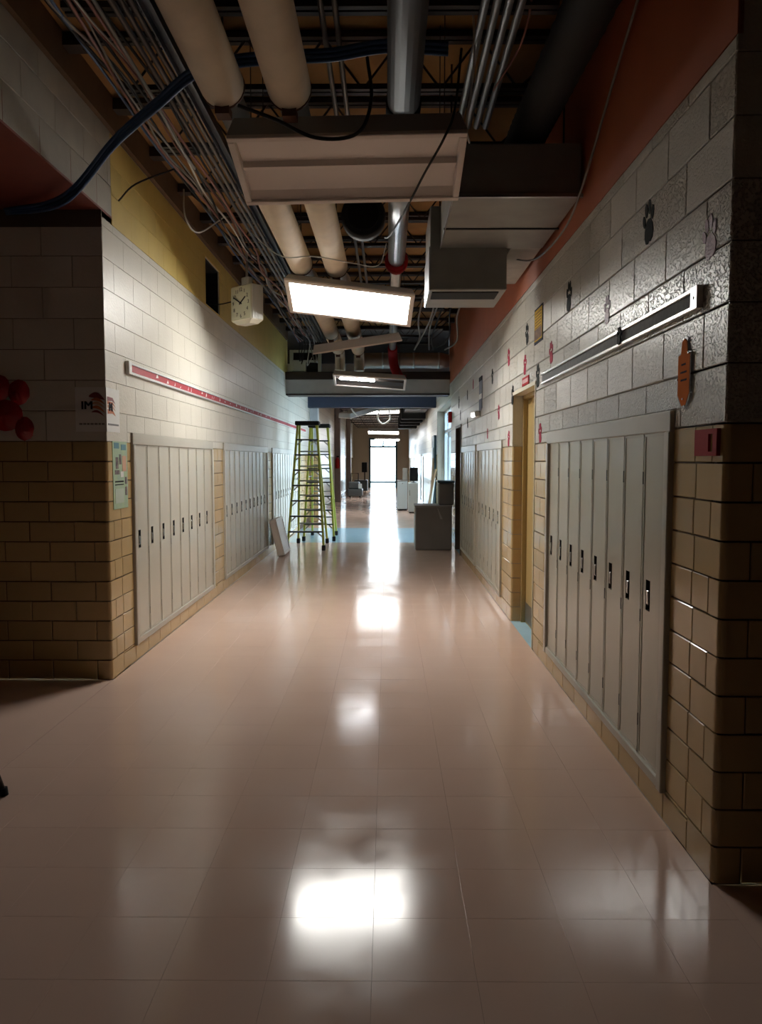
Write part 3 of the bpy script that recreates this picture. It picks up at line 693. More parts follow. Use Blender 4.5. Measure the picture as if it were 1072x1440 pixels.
conduit([(1.12,3.2,3.75),(1.12,3.9,3.4),(1.10,4.5,3.02),(1.10,5.0,2.93),(1.08,5.8,2.98),(.95,6.2,3.1)], .007, M_greyc, 'thin grey wire hanging beside the duct on the orange wall', 'wire', 'cable', None, 8, 6)
conduit([(.62,3.4,3.9),(.66,3.6,3.7),(.66,3.9,3.55),(.56,4.2,3.45)], .006, M_cop, 'short reddish wire dangling under the deck', 'wire', 'cable', None, 8, 6)
conduit([(-1.6,6.16,3.62),(-1.55,6.0,3.36),(-1.5,6.2,3.30),(-1.38,6.6,3.54)], .006, M_whitec, 'short white wire looping under the deck by the cables', 'wire', 'cable', None, 8, 6)
rc = random.Random(11)
for i in range(7):
    x = -1.50+.045*i; 
    conduit([(x,12.6,3.55),(x+rc.uniform(-.06,.02),13.3,3.5),(x+rc.uniform(-.1,.02),13.5,3.15+rc.uniform(0,.1)),(x+rc.uniform(-.08,.05),13.65,3.3)], .008, rc.choice([M_whitec,M_greyc,M_black]), 'loose cable end drooping in front of the grey beam', 'loose_cable', 'cable', 'loose cable ends before the grey beam', 6, 6)
for i in range(6):
    x = .45+.1*i
    conduit([(x,8.5,3.5),(x+rc.uniform(-.05,.05),10,3.4+rc.uniform(-.1,.1)),(x+rc.uniform(-.1,.1),11.6,3.35+rc.uniform(-.1,.1)),(x+rc.uniform(-.1,.1),13.4,3.4)], .012, rc.choice([M_greyc,M_black,M_galv]), 'cable running over the right side toward the round duct', 'ceiling_cable', 'cable', 'cables toward the round duct', 6, 6)
# black round drum
t = thing('ceiling_drum', 'black round drum hanging between pipes and steel pipe', 'fan drum', (-.186, 6.1, 3.37))
MB().tube([(-.186,6.0,3.375),(-.186,6.02,3.375),(-.186,6.12,3.375),(-.186,6.14,3.375)], [.155,.17,.17,.155], 28).build('drum', M_black, t, True)
MB().tube([(-.186,5.985,3.375),(-.186,6.01,3.375)], .12, 28).build('front_disc', mat('black_disc', (.012, .012, .013), .9, spec=.1), t, True)
MB().tube([(-.186,6.08,3.52),(-.186,6.08,3.93)], .008, 6).build('hanger_rod', M_steel, t)
# grey duct with register box
t = thing('air_duct', 'grey sheet metal duct stepping down beside the orange wall', 'duct', (.75, 5.2, 3.05))
MB().cbox(.385, 1.13, 4.6, 5.72, 3.04, 3.34, .006).build('trunk', M_duct, t)
MB().cbox(.31, .87, 5.70, 6.36, 2.74, 3.34, .006).build('drop_box', M_duct, t)
MB().box(.375, 1.14, 4.585, 4.61, 3.03, 3.05).box(.38,.387,4.6,5.7,3.03,3.05).build('edge_flange', M_galv, t)
MB().box(.375, 1.14, 5.22, 5.24, 3.033, 3.042).build('seam', M_black, t)
MB().box(.33, .82, 5.76, 6.0, 2.733, 2.742).build('slot', M_black, t)
MB().box(.302, .312, 5.70, 6.36, 2.74, 3.05).build('side_panel', M_galv, t)
MB().cbox(.90, 1.13, 5.72, 6.9, 3.05, 3.3, .006).build('branch', mat('dusty_grey_plaster', (.42, .41, .38), .7, noise=.5), t)
for x, yy in ((.395, 4.9), (1.09, 4.9), (.4, 6.0)): MB().tube([(x,yy,3.33),(x,yy,3.93)], .006, 6).build('hanger_rod', M_steel, t)
P = catmull([(.88,1.6,3.46),(.88,2.6,3.47),(.87,3.4,3.46),(.86,4.2,3.465),(.85,4.75,3.47),(.85,5.3,3.47)], 14)
tag(MB().tube(P, [.11+(.008 if i % 2 else 0) for i in range(len(P))], 16).build('flexible_duct', M_black, None, True), 'ribbed black flexible duct lying above the grey duct', 'duct')
# pale equipment frame at left above the beam
t = thing('cable_backboard', 'pale frame with dark openings above the beam by the left wall', 'frame', (-1.55, 14.0, 3.12))
MB().box(-1.80,-1.22,14.32,14.36,3.12,3.52).build('backboard', M_black, t)
for x0, x1, z0, z1 in ((-1.80,-1.74,3.12,3.52),(-1.28,-1.22,3.12,3.52),(-1.74,-1.28,3.48,3.52),(-1.74,-1.28,3.30,3.335),(-1.74,-1.50,3.13,3.30)): MB().cbox(x0,x1,14.24,14.33,z0,z1,.004).build('frame_bar', mat('pale_green_metal', (.42, .48, .44), .5), t)
# far dark duct
t = thing('air_duct', 'dark duct run along the far right ceiling', 'duct', (.8, 20, 2.9))
MB().cbox(.46, 1.08, 20.5, 34, 2.85, 3.11, .01).build('trunk', M_dark_eq, t)
for yy in (22.2, 24, 26, 28.6): MB().cbox(.40,1.1,yy,yy+.5,2.68,3.10,.02).build('drop_box', M_black, t)
tag(MB().tube(catmull([(-1.3,18.9,3.05),(-1.0,18.9,2.93),(-.85,19.0,2.7),(-.75,19.1,2.6)],6), .02, 8).build('wire', M_whitec, None, True), 'white cable hanging past the navy beam beside the pale blue troffer', 'cable')

# ------------------------------------------------------------------ clock
ang = math.radians(-41)
Mc = Matrix.Translation((-1.433, 7.94, 2.888)) @ Matrix.Rotation(ang, 4, 'Z') @ Matrix.Scale(1.115, 4)
ck = thing('wall_clock', 'cream square double faced clock showing ten to two', 'clock', M=Mc)
def cl(mb, nm, m, par=ck, sm=False): return local(Mc, mb).build(nm, m, par, sm)
cl(MB().cbox(-.15, .15, -.07, .07, .02, .34, .012), 'case', M_clock)
p = [(-.15, -.07), (.15, -.07), (.15, .07), (-.15, .07)]
cl(MB().add([(x*.97, y_*.97, .03) for x, y_ in p]+[(x*.6, y_*.7, -.005) for x, y_ in p], [(4,5,6,7)]+[(i, (i+1)%4, 4+(i+1)%4, 4+i) for i in range(4)]), 'bottom_cover', M_clock)
b = MB()
for i in range(8): b.box(.149, .155, -.060+i*.0155, -.050+i*.0155, .03, .33)
cl(b, 'side_ribs', M_clockside)
fc = cl(MB().box(-.14, .14, -.074, -.069, .032, .328), 'dial', mat('cream_dial', (.66, .66, .50), .5))
def text_mesh(txt, size):
    cu = bpy.data.curves.new('lettering', 'FONT'); cu.body = txt; cu.size = size; cu.align_x = 'CENTER'; cu.align_y = 'CENTER'; cu.extrude = .0006;  cu.resolution_u = 2
    o = bpy.data.objects.new('lettering_src', cu); COL.objects.link(o); bpy.context.view_layer.update()
    me = bpy.data.meshes.new_from_object(o.evaluated_get(bpy.context.evaluated_depsgraph_get())); bpy.data.objects.remove(o, do_unlink=True); bpy.data.curves.remove(cu); return me
def text_part(txt, size, m, Mw, parent, name='lettering', bold=0):
    me = text_mesh(txt, size); me.materials.clear(); me.materials.append(m)
    me.transform(WM[parent.name].inverted() @ Mw if parent.name in WM else Mw)
    o = bpy.data.objects.new(name, me); COL.objects.link(o); o.parent = parent; return o
RXF = Matrix.Rotation(math.pi/2, 4, 'X')       # text in XY -> facing -y
for i in range(1, 13):
    a = math.pi/2-i*math.pi/6
    text_part(str(i), .048, M_ink, Mc @ Matrix.Translation((.108*math.cos(a), -.0755, .18+.118*math.sin(a))) @ RXF, fc, 'numeral')
def hand(ang_deg, ln, w, nm):
    a = math.radians(90-ang_deg); c = Vector((0, -.079, .18)); d = Vector((math.cos(a), 0, math.sin(a)))
    cl(MB().obox(c-d*.02, c+d*ln, w, .003, up=(0,1,0)), nm, M_ink, ck)
hand(300, .115, .010, 'minute_hand'); hand(55, .085, .011, 'hour_hand')
cl(MB().cbox(-.05, .05, -.03, .03, .34, .42, .008), 'mount_box', M_clockside); cl(MB().tube([(0,0,.42),(0,0,.64)], .012, 8), 'stem', M_alum)
conduit([(-1.9,8.3,3.16),(-1.75,8.15,3.13),(-1.56,8.02,3.14)], .006, M_black, 'black wire from the wall opening to the clock', 'wire', 'cable', None, 6, 6)

# ------------------------------------------------------------------ rails on the walls
t = thing('display_rail', 'aluminium display rail with dark grey strip on the right wall', 'display rail', (XR, 4.3, 2.06))
MB().box(XR-.012, XR-.0, 2.87, 5.70, 2.065, 2.125).build('tack_strip', M_cork, t)
MB().cbox(XR-.022, XR-.0, 2.87, 5.70, 2.120, 2.136, .003).build('top_rail', M_alum, t); MB().cbox(XR-.022, XR-.0, 2.87, 5.70, 2.054, 2.070, .003).build('bottom_rail', M_alum, t)
e = MB().cbox(XR-.025, XR-.0, 2.845, 2.905, 2.052, 2.138, .003).build('end_cap', M_alum, t); MB().tube([(XR-.0255,2.873,2.095),(XR-.023,2.873,2.095)], .007, 8).build('screw_hole', M_ink, e)
t = thing('display_rail', 'white metal display rail with torn red strip on the left wall', 'display rail', (XL, 11, 2.13))
MB().box(XL, XL+.012, 5.57, 17.6, 2.135, 2.195).build('tack_strip', M_redstrip, t)
MB().cbox(XL, XL+.022, 5.57, 17.6, 2.190, 2.204, .003).build('top_rail', M_alum, t); MB().cbox(XL, XL+.026, 5.57, 17.6, 2.120, 2.138, .003).build('bottom_rail', M_alum, t)
MB().cbox(XL, XL+.028, 5.535, 5.60, 2.118, 2.21, .003).build('end_cap', M_white, t)
rc = random.Random(5)
for i in range(26):
    yy = 6.2+i*.24+rc.uniform(-.1,.1); zz = 2.145+rc.uniform(0,.02); h = rc.uniform(.015,.05)
    MB().prism([(yy,zz),(yy+rc.uniform(.02,.07),zz+.005),(yy+rc.uniform(.01,.05),zz+h)], lambda u, v, q: (XL+.0125+q, u, v), .001).build('paper_scrap', M_white, t)

# ------------------------------------------------------------------ paw prints
def ell(cx, cy, a, b_, rot=0, n=16):
    c, s = math.cos(rot), math.sin(rot)
    return [(cx+a*math.cos(q)*c-b_*math.sin(q)*s, cy+a*math.cos(q)*s+b_*math.sin(q)*c) for q in [2*math.pi*i/n for i in range(n)]]
PAD = [(-.30,-.10),(-.34,-.26),(-.26,-.42),(-.10,-.47),(0,-.43),(.10,-.47),(.26,-.42),(.34,-.26),(.30,-.10),(.16,.06),(0,.10),(-.16,.06)]
TOES = [(-.33,.14,.10,.16,.35),(-.13,.34,.105,.17,.1),(.13,.34,.105,.17,-.1),(.33,.14,.10,.16,-.35)]
def paw(y, z, h, m, label, rot=0, t=.0025, plane='R'):
    o = thing('paw_print', label, 'paw print', (XR if plane == 'R' else 0, y, z), None)
    c, s = math.cos(rot), math.sin(rot)
    def fn(u, v, q):
        u, v = u*h*.85, v*h; u, v = u*c-v*s, u*s+v*c
        return (XR-q, y-u, z+v)
    MB().prism(PAD, fn, t).build('pad', m, o)
    for a in TOES: MB().prism(ell(*a), fn, t).build('toe', m, o)
    return o
paw(3.46, 2.54, .19, M_pawb, 'large black paw print high on the wall above the display rail', .15)
paw(4.94, 2.53, .19, M_pawb, 'black paw print high between the display rail and yellow poster', -.1)
paw(6.40, 2.53, .18, M_pawb, 'black paw print just past the yellow poster', .3)
paw(5.92, 2.14, .18, M_pawb, 'black paw print at the corner between tan door and display rail', .1)
paw(7.10, 2.09, .18, M_pawb, 'black paw print by the far top corner of the tan door', -.2)
paw(8.48, 2.41, .17, M_pawb, 'black paw print beside the dark blue hanging banner', .1)
paw(11.05, 2.03, .15, M_pawb, 'black paw print low above the lockers before the dark brown door', .2)
paw(12.40, 2.42, .2, M_pawb, 'black paw print high above the dark brown door', -.1)
paw(11.1, 2.43, .15, M_pawb, 'black paw print high above the lockers before the dark brown door', .2)
paw(12.14, 2.2, .16, M_pawb, 'black paw print just over the dark brown door frame', 0)
paw(2.80, 2.29, .16, M_pawf, 'faded mauve paw print above the free end of the display rail', .2)
paw(4.08, 2.28, .15, M_pawf, 'faded mauve paw print above the middle of the display rail', 0)
paw(5.45, 2.25, .16, M_pawr, 'red paw print below the yellow poster and above the rail', .2)
paw(6.48, 2.29, .17, M_pawr, 'red paw print right above the small red door sign', -.1)
paw(7.35, 2.47, .17, M_pawr, 'red paw print high past the tan door', .2)
paw(5.80, 1.70, .15, M_pawr, 'red paw print low between tan door and lockers', .1)
paw(7.30, 1.70, .15, M_pawr, 'red paw print low just past the tan door', -.2)
paw(7.97, 1.99, .16, M_pawr, 'red paw print above the lockers just past the tan door', .2)
paw(10.36, 2.51, .14, M_pawr, 'red paw print high past the dark blue hanging banner', .1)
paw(8.85, 1.80, .12, M_pawr, 'small red paw print on the block course over the lockers', 0)
o = thing('paw_clip', 'small black paw shaped clip on the grey display rail', 'clip', (XR-.02, 3.78, 2.09))
fn = lambda u, v, q: (XR-.022-q, 3.78-u*.075, 2.10+v*.085)
MB().prism(PAD, fn, .006).build('pad', M_pawb, o)
for a in TOES: MB().prism(ell(*a), fn, .006).build('toe', M_pawb, o)

# ------------------------------------------------------------------ signs, posters, boxes on the walls
def wallR(y0, y1, z0, z1, t0, t1): return MB().box(XR-t1, XR-t0, y0, y1, z0, z1)
t = thing('orange_notice', 'orange laminated notice with pointed ends beside the lockers', 'notice', (XR, 3.0, 1.72))
sh = [(-.062,-.08),(-.02,-.125),(.02,-.125),(.062,-.08),(.062,.07),(.035,.075),(.028,.12),(.0,.132),(-.028,.12),(-.035,.075),(-.062,.07)]
fn = lambda u, v, q: (XR-.003-q-.008*max(0, u*8), 2.995-u, 1.835+v)
MB().prism([(a*1.12, b_*1.08) for a, b_ in sh], fn, .001).build('lamination', M_lamin, t)
MB().prism(sh, lambda u, v, q: (XR-.005-q-.008*max(0, u*8), 2.995-u, 1.835+v), .001).build('card', M_orange, t)
for i, (z, wd_) in enumerate(((1.868, .045), (1.838, .062), (1.808, .055))):
    x = -wd_/2
    while x < wd_/2:
        l = random.uniform(.006, .014); fn = lambda u, v, q: (XR-.0075-q-.008*max(0, u*8), 2.995-u, z+v)
        MB().prism([(x,-.004),(x+l,-.003),(x+l,.004),(x,.003)], fn, .001).build('writing', M_ink, t); x += l+.004
for (u, v) in ((0,.128),(.055,.07),(-.06,-.02),(0,-.1),(.02,-.128)): MB().tube([(XR-.006-.008*max(0,u*8),2.995-u,1.835+v),(XR-.0115-.008*max(0,u*8),2.995-u,1.835+v)], .004, 8).build('pin', M_chrome, t)
t = thing('alarm_box', 'small red alarm box with square opening on the tan tile', 'alarm box', (XR, 2.76, 1.52))
for y0, y1, z0, z1 in ((2.735,2.855,1.515,1.610),(2.665,2.70,1.515,1.610),(2.70,2.735,1.515,1.530),(2.70,2.735,1.592,1.610)): MB().box(XR-.014, XR, y0, y1, z0, z1).build('shell', M_red, t)
MB().box(XR-.006, XR, 2.70, 2.735, 1.53, 1.592).build('inner_plate', M_tile, t)
t = thing('yellow_poster', 'tall yellow poster with dark border high on the right wall', 'poster', (XR, 5.9, 2.39))
wallR(5.75, 6.07, 2.39, 2.66, 0, .004).build('border', M_ink, t); wallR(5.77, 6.05, 2.41, 2.645, .004, .006).build('sheet', M_yel, t)
for i in range(6): wallR(5.80, 6.02, 2.615-i*.022, 2.622-i*.022, .006, .007).build('print_line', mat('brown_print', (.16, .09, .02), .8, spec=.1), t)
wallR(5.78, 6.04, 2.42, 2.50, .006, .007).build('photo_strip', mat('dusky_print', (.10, .07, .07), .8, spec=.1, noise=.8, nscale=30, col2=(.35, .2, .1)), t)
t = thing('door_sign', 'small red and white sign above the tan door', 'sign', (XR, 6.4, 2.12))
wallR(6.28, 6.58, 2.12, 2.19, 0, .006).build('plate', M_red, t); wallR(6.31, 6.55, 2.14, 2.172, .006, .008).build('print', mat('pinkish_print', (.6, .35, .35), .5), t)
t = thing('hanging_banner', 'narrow dark blue hanging banner above the lockers past the tan door', 'banner', (XR, 9.5, 2.07))
wallR(9.36, 9.66, 2.13, 2.52, 0, .006).build('cloth', mat('slate_blue_cloth', (.16, .18, .24), .7), t); wallR(9.36, 9.66, 2.47, 2.52, .006, .01).build('dark_header', M_ink, t)
wallR(9.38, 9.64, 2.25, 2.31, .006, .010).build('white_print', M_white, t); wallR(9.40, 9.62, 2.11, 2.24, .006, .01).build('dark_print', mat('indigo_print', (.06, .05, .10), .6), t)
t = thing('emergency_light', 'small white emergency lamp under the dark blue banner', 'lamp', (XR-.04, 9.6, 2.05)); MB().cbox(XR-.07, XR, 9.55, 9.68, 2.04, 2.11, .01).build('case', M_whitec, t); MB().tube([(XR-.075,9.6,2.06),(XR-.10,9.59,2.055)], .03, 10).build('lamp_head', mat('lamp_glow', (1,1,1), .4, emit=3.), t, True)
t = thing('fire_alarm_strobe', 'red fire alarm strobe above the glazed entrance side', 'alarm', (XR, 14.0, 2.2)); MB().cbox(XR-.06, XR, 13.72, 13.9, 2.17, 2.36, .008).build('case', M_red, t); MB().box(XR-.075, XR-.06, 13.77, 13.85, 2.28, 2.34).build('flash_lens', M_white, t)
t = thing('fire_extinguisher', 'red fire extinguisher hanging on the mauve grey pillar', 'extinguisher', (XL+.1, 27.3, 1.2))
MB().tube([(XL+.1,27.31,1.2),(XL+.1,27.31,1.22),(XL+.1,27.31,1.5),(XL+.1,27.31,1.56),(XL+.1,27.31,1.6)], [.06,.075,.075,.05,.025], 14).build('cylinder', M_red, t, True); MB().box(XL+.07,XL+.16,27.29,27.33,1.6,1.65).build('valve', M_black, t)
# left corner poster
t = thing('corner_poster', 'white poster with orange claw logo wrapped round the wall corner', 'poster', (XL, YL, 1.69))
MB().box(-2.085, XL+.002, YL-.004, YL-.002, 1.69, 1.985).build('front_sheet', M_white, t); MB().box(XL+.002, XL+.004, YL-.004, 5.385, 1.69, 1.985).build('side_sheet', M_white, t)
for dx_ in (0, .003, .006): text_part('IM', .078, M_ink, Matrix.Translation((-2.008+dx_, YL-.0075-dx_*.05, 1.862)) @ RXF, t); 
RXR = Matrix.Rotation(math.pi/2, 4, 'Z') @ RXF
for dx_ in (0, .006, .012): text_part('M', .085, M_ink, Matrix.Translation((XL+.0078+dx_*.03, 5.20+dx_, 1.855)) @ RXR, t)
M_lg1 = mat('logo_orange', (.55, .16, .06), .5); M_lg2 = mat('logo_maroon', (.22, .03, .04), .5); M_lg3 = mat('logo_peach', (.62, .36, .24), .5)
def sw(x0, z0, x1, z1, w, m, k): 
    n = 8; top = []; bot = []
    for i in range(n+1):
        q = i/n; x = x0+(x1-x0)*q; z = z0+(z1-z0)*q+.018*math.sin(q*math.pi); ww = w*math.sin(math.pi*(.08+.9*q)); top.append((x, z+ww/2)); bot.append((x, z-ww/2))
    MB().prism(top+bot[::-1], lambda u, v, q: (u, YL-.0055-.0004*k-q, v), .0006).build('logo_stroke', m, t)
sw(-1.99,1.925,-1.885,1.90,.04,M_lg2,0); sw(-1.975,1.90,-1.885,1.87,.022,M_lg1,1); sw(-1.975,1.875,-1.885,1.845,.022,M_lg3,2); sw(-1.975,1.85,-1.885,1.815,.022,M_lg1,3); sw(-1.975,1.82,-1.89,1.79,.016,M_lg2,4)
for k, (z, m, wd_) in enumerate(((1.91,M_lg2,.03),(1.885,M_lg1,.02),(1.86,M_lg3,.02),(1.825,M_lg1,.03))):
    MB().prism([(5.15,z-wd_/2),(5.24,z-wd_*.3),(5.30,z-.025),(5.25,z+wd_*.4),(5.15,z+wd_/2)], lambda u, v, q: (XL+.0055+.0004*k+q, u, v), .0006).build('logo_stroke', m, t)
x = -2.06
while x < -1.90:
    l = random.uniform(.008,.022); MB().box(x, x+l, YL-.0055, YL-.004, 1.735, 1.747).build('small_print', mat('grey_print', (.2,.2,.2), .5), t); x += l+.006
MB().box(XL+.004, XL+.0055, 5.16, 5.36, 1.735, 1.747).build('small_print', MATS['grey_print'], t)
t = thing('green_notice', 'pale green laminated notice on tan tile beside the lockers', 'notice', (XL, 5.4, 1.15))
MB().box(XL, XL+.003, 5.235, 5.525, 1.16, 1.63).build('sheet', M_green, t)
def gp(y0, y1, z0, z1, m, nm='print_block'): MB().box(XL+.003, XL+.0042, y0, y1, z0, z1).build(nm, m, t)
M_gd = mat('dark_photo_print', (.07, .05, .06), .4, noise=.8, nscale=40, col2=(.4, .3, .3)); M_gb = mat('blue_print', (.10, .25, .30), .4)
gp(5.29,5.34,1.44,1.52,M_gd); gp(5.36,5.40,1.47,1.54,M_gd); gp(5.42,5.50,1.42,1.53,M_lg3); gp(5.27,5.36,1.40,1.43,M_gd); gp(5.38,5.44,1.38,1.42,M_white); gp(5.40,5.50,1.57,1.61,M_gb); gp(5.26,5.36,1.58,1.62,M_gb); gp(5.27,5.44,1.345,1.355,M_ink,'print_line'); gp(5.27,5.44,1.325,1.332,M_ink,'print_line'); gp(5.47,5.51,1.33,1.38,M_gd); gp(5.47,5.51,1.25,1.31,M_gd); gp(5.27,5.44,1.20,1.30,mat('pale_print', (.5,.58,.5), .4))
# glossy red paw balloons on the dark left face
t = thing('red_foil_paw', 'glossy crinkled red foil paw decoration on the dark left wall', 'decoration', (-2.6, YL, 1.65))
def puff(cx, cz, rx, rz, nm, m, d=.028):
    v = [(cx, YL-.006-d, cz)]; f = []; n = 20; R = 5
    rr = random.Random(int(cx*1000+cz*77))
    for j in range(1, R+1):
        for i in range(n):
            a = 2*math.pi*i/n; k = j/R; w_ = 1+rr.uniform(-.04,.04)
            v.append((cx+rx*k*w_*math.cos(a), YL-.006-d*(1-k*k)+rr.uniform(-.009,.009)*(j < R), cz+rz*k*w_*math.sin(a)))
    for i in range(n): f.append((0, 1+(i+1)%n, 1+i))
    for j in range(R-1):
        for i in range(n): a = 1+j*n+i; b_ = 1+j*n+(i+1)%n; f.append((a, b_, b_+n, a+n))
    return MB().add(v, f).build(nm, m, t, True)
puff(-2.56,1.80,.125,.105,'pad',M_foil); puff(-2.60,1.98,.085,.09,'toe',M_foil); puff(-2.46,1.95,.075,.085,'toe',M_foil); puff(-2.43,1.71,.065,.08,'toe',M_foil); puff(-2.74,1.92,.08,.09,'toe',M_foil)

# ------------------------------------------------------------------ things on the floor
def ladder(label, x0, x1, yf, tilt, H=2.16, dx=0):
    t = thing('stepladder', label, 'stepladder', ((x0+x1)/2, yf, 0))
    cx = (x0+x1)/2+dx; tw = .165; ytop = yf+.42; yb = yf+1.12
    FL, FR = Vector((x0, yf, .05)), Vector((x1, yf, .05)); TL, TR = Vector((cx-tw, ytop, H-.06)), Vector((cx+tw, ytop, H-.06))
    BL, BR = Vector((x0+.05, yb, .05)), Vector((x1-.03, yb, .05)); UL, UR = Vector((cx-tw+.02, ytop+.1, H-.06)), Vector((cx+tw-.02, ytop+.1, H-.06))
    for a, b_, nm in ((FL,TL,'front_rail'),(FR,TR,'front_rail'),(BL,UL,'rear_rail'),(BR,UR,'rear_rail')):
        r = MB().obox(a, b_, .035, .075 if 'front' in nm else .05, up=(0,1,0)).build(nm, M_ladder, t)
        MB().cbox(a.x-.03, a.x+.03, a.y-.045, a.y+.045, 0, .09, .008).build('rubber_foot', M_black, r)
    MB().cbox(cx-tw-.04, cx+tw+.04, ytop-.09, ytop+.16, H-.07, H, .012).build('top_cap', M_black, t)
    for i in range(1, 8):
        k = i/8.; a = FL.lerp(TL, k); b_ = FR.lerp(TR, k)
        s = MB().box(a.x, b_.x, a.y-.05, a.y+.045, a.z-.012, a.z+.012).build('step', M_dark_eq, t)
        for e, sg in ((a, 1), (b_, -1)):
            MB().obox((e.x+.005*sg, e.y, e.z-.09), (e.x+.09*sg, e.y, e.z-.01), .008, .02).build('step_brace', M_galv, s)
        if i < 7:
            a2 = BL.lerp(UL, k+.03); b2 = BR.lerp(UR, k+.03)
            MB().obox(a2, b2, .02, .025).build('rear_brace', M_galv, t)
    for s_ in (-1, 1):
        a = FL.lerp(TL, .55) if s_ < 0 else FR.lerp(TR, .55); b_ = BL.lerp(UL, .55) if s_ < 0 else BR.lerp(UR, .55)
        MB().obox(a, b_, .006, .02).build('spreader', M_galv, t)
ladder('yellow fibreglass stepladder next to the leaning light panel', -1.66, -1.06, 12.68, 0)
ladder('yellow green stepladder standing behind the other stepladder', -1.55, -.99, 14.15, 0, H=2.18, dx=-.02)
# leaning unlit fixture on the left
Ml = Matrix.Translation((-1.595, 12.17, .0)) @ Matrix.Rotation(math.radians(-14), 4, 'Y')
t = thing('leaning_light_panel', 'cream light fixture leaning on edge against the left lockers', 'light panel', M=Ml)
local(Ml, MB().cbox(-.10, 0, -.36, .36, .03, .60, .01)).build('housing', M_fix, t); local(Ml, MB().box(.0, .012, -.36, -.32, .03, .6)).build('rim', M_fix, t); local(Ml, MB().box(.0, .012, .32, .36, .03, .6)).build('rim', M_fix, t); local(Ml, MB().box(.0, .012, -.32, .32, .03, .07)).build('rim', M_fix, t); local(Ml, MB().box(.0, .012, -.32, .32, .56, .6)).build('rim', M_fix, t); local(Ml, MB().box(.0, .004, -.32, .32, .07, .56)).build('lens', M_refl, t)
# boxes on the right
t = thing('storage_carton', 'large grey brown carton standing by the dark brown door', 'box', (.77, 12.95, 0))
MB().cbox(.465, 1.075, 12.72, 13.3, 0, .73, .015).build('body', M_card, t); MB().cbox(.455, 1.085, 12.70, 13.32, .715, .75, .008).build('lid', mat('grey_brown_lid', (.25, .235, .225), .5), t)
MB().prism([(.84,.70),(.92,.52),(.88,.52),(.83,.70)], lambda u, v, q: (u, 12.717-q, v), .002).build('torn_tape', mat('pale_tape', (.36,.34,.33), .4), t)
MB().box(.45, .462, 12.75, 12.80, .60, .70).build('corner_latch', M_chrome, t)
t = thing('storage_bin', 'grey bin with dark teal lid on the large carton', 'bin', (.97, 13.0, .75))
MB().cbox(.85, 1.11, 12.78, 13.2, .75, 1.12, .02).build('body', M_bin, t); MB().cbox(.835, 1.12, 12.765, 13.215, 1.12, 1.155, .01).build('lid', M_teal, t)
t = thing('utility_cabinet', 'pale blue grey steel cabinet nearer the corridor middle', 'cabinet', (.45, 22.9, 0))
MB().cbox(.30, .60, 22.8, 23.3, .04, .88, .01).build('body', M_cab, t); MB().box(.305, .595, 22.785, 22.80, .45, .86).build('door', M_cab, t); MB().box(.305, .595, 22.785, 22.80, .06, .44).build('drawer', M_cab, t); MB().box(.43,.47,22.775,22.785,.80,.815).build('handle', M_chrome, t); MB().box(.32,.58,22.82,23.28,0,.04).build('plinth', M_black, t)
MB().box(.29,.61,22.79,23.31,.88,.90).build('top', M_card, t)
t = thing('cabinet_panel', 'grey panel standing on the nearer blue grey cabinet', 'panel', (.5, 23.1, .9)); MB().cbox(.46,.60,23.05,23.12,.90,1.26,.01).build('sheet', M_duct, t); MB().box(.45,.61,23.03,23.14,.90,.92).build('foot', M_bin, t)
t = thing('utility_cabinet', 'pale blue grey steel cabinet carrying the black screen', 'cabinet', (.73, 21.7, 0))
MB().cbox(.595, .865, 21.6, 22.1, .04, .86, .01).build('body', M_cab, t); MB().box(.60, .86, 21.585, 21.60, .06, .84).build('door', M_cab, t); MB().box(.62,.635,21.575,21.585,.5,.65).build('handle', M_chrome, t); MB().box(.62,.85,21.62,22.08,0,.04).build('plinth', M_black, t)
t = thing('monitor', 'black screen standing on the blue grey cabinet', 'monitor', (.73, 21.8, .86)); MB().cbox(.63,.87,21.75,21.81,.90,1.29,.01).build('screen', M_screen, t); MB().box(.68,.82,21.7,21.9,.86,.875).build('base', M_black, t); MB().box(.735,.765,21.77,21.8,.875,.92).build('neck', M_black, t)
for i, (x, yy, h, lean, m, lb) in enumerate(((.80, 16.9, 1.30, .26, M_wood, 'raw plank leaning widest on the entrance side'), (.93, 17.4, 1.1, .13, M_white, 'white board leaning behind the large carton'), (.98, 18.0, 1.55, .09, M_wood, 'tall plank leaning beside the dark teal door'))):
    t = thing('leaning_board', lb, 'board', (x, yy, 0)); MB().add([(x,yy,0),(x+.03,yy,0),(x+lean+.03,yy,h),(x+lean,yy,h),(x,yy+.28,0),(x+.03,yy+.28,0),(x+lean+.03,yy+.28,h),(x+lean,yy+.28,h)], [(0,1,2,3),(4,7,6,5),(0,3,7,4),(1,5,6,2),(3,2,6,7),(0,4,5,1)]).build('board', m, t)
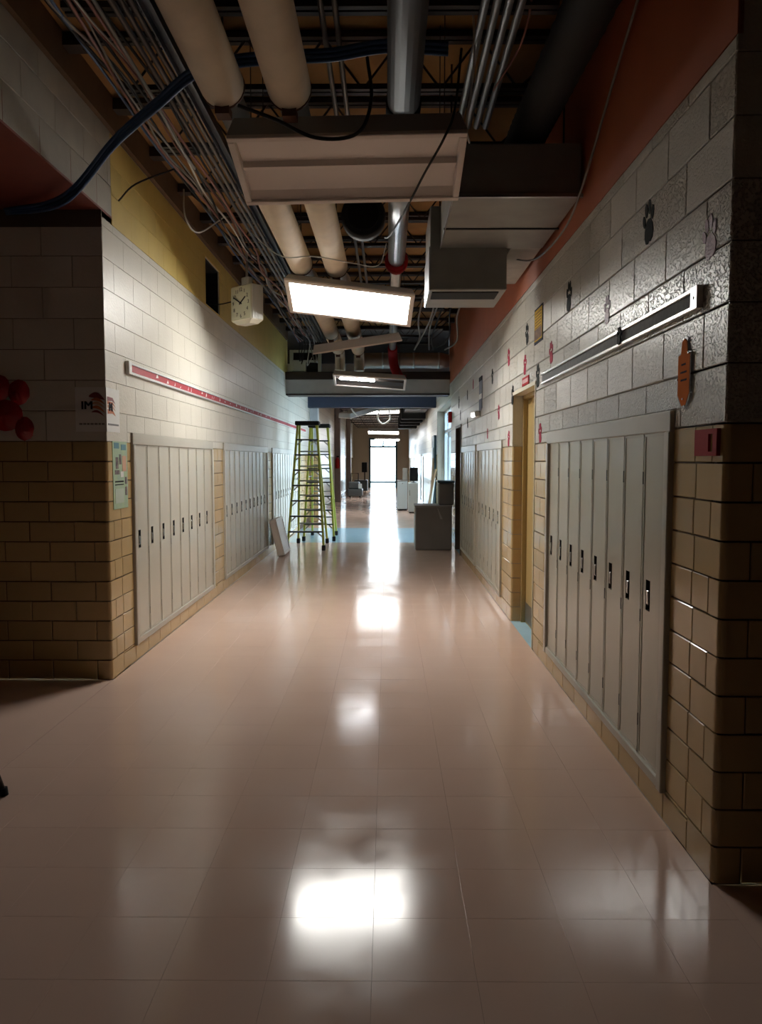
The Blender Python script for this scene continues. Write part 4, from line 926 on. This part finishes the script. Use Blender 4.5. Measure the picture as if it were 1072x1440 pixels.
t = thing('floor_machine', 'dark grey floor cleaning machine parked by the far lockers', 'machine', (-1.3, 30.8, 0))
MB().cbox(-1.60,-1.0,30.6,31.6,.06,.34,.03).build('base', M_dark_eq, t); MB().cbox(-1.58,-1.12,30.75,31.5,.34,.62,.04).build('tank', M_dark_eq, t); MB().tube([(-1.2,31.5,.55),(-1.2,31.75,.95),(-1.5,31.75,.95),(-1.5,31.5,.55)], .02, 8).build('handle', M_black, t)
for x in (-1.5,-1.1): MB().tube([(x-.03,30.75,.06),(x+.03,30.75,.06)], .06, 12).build('wheel', M_black, t)
MB().box(-1.16,-1.02,30.59,30.7,.36,.55).build('battery_box', M_cab, t)
t = thing('supply_cart', 'dark cart with tall black box near the end doors', 'cart', (-1.2, 35, 0))
MB().cbox(-1.5,-.9,34.6,35.4,.1,.6,.02).build('body', M_dark_eq, t); MB().cbox(-1.16,-.92,34.7,35.0,.95,1.4,.02).build('tall_box', M_black, t); MB().box(-1.06,-1.0,34.8,34.9,.6,.95).build('post', M_steel, t)
for x in (-1.4,-1.0): MB().tube([(x-.02,34.7,.05),(x+.02,34.7,.05)], .05, 10).build('wheel', M_black, t)
# chair at the left edge
t = thing('school_chair', 'dark metal leg and seat of a chair at the side passage', 'chair', (-2.0, 3.1, 0))
for a, b_ in (((-1.722,3.331,.015),(-1.83,3.27,.44)),((-1.722,2.86,.015),(-1.83,2.92,.44)),((-2.30,3.331,.015),(-2.2,3.27,.44)),((-2.30,2.86,.015),(-2.2,2.92,.80))):
    g = MB().tube([a, b_], .013, 10).build('leg', M_steel, t, True); MB().tube([(a[0]+.004,a[1],0),(a[0],a[1],.035)], .018, 10).build('rubber_tip', M_black, g, True)
MB().cbox(-2.23,-1.80,2.87,3.32,.44,.462,.01).build('seat', M_dark_eq, t); MB().cbox(-2.24,-2.215,2.89,3.30,.6,.86,.01).build('backrest', M_dark_eq, t)
MB().tube([(-2.2,3.27,.44),(-2.225,3.27,.80)], .013, 10).build('back_post', M_steel, t, True)
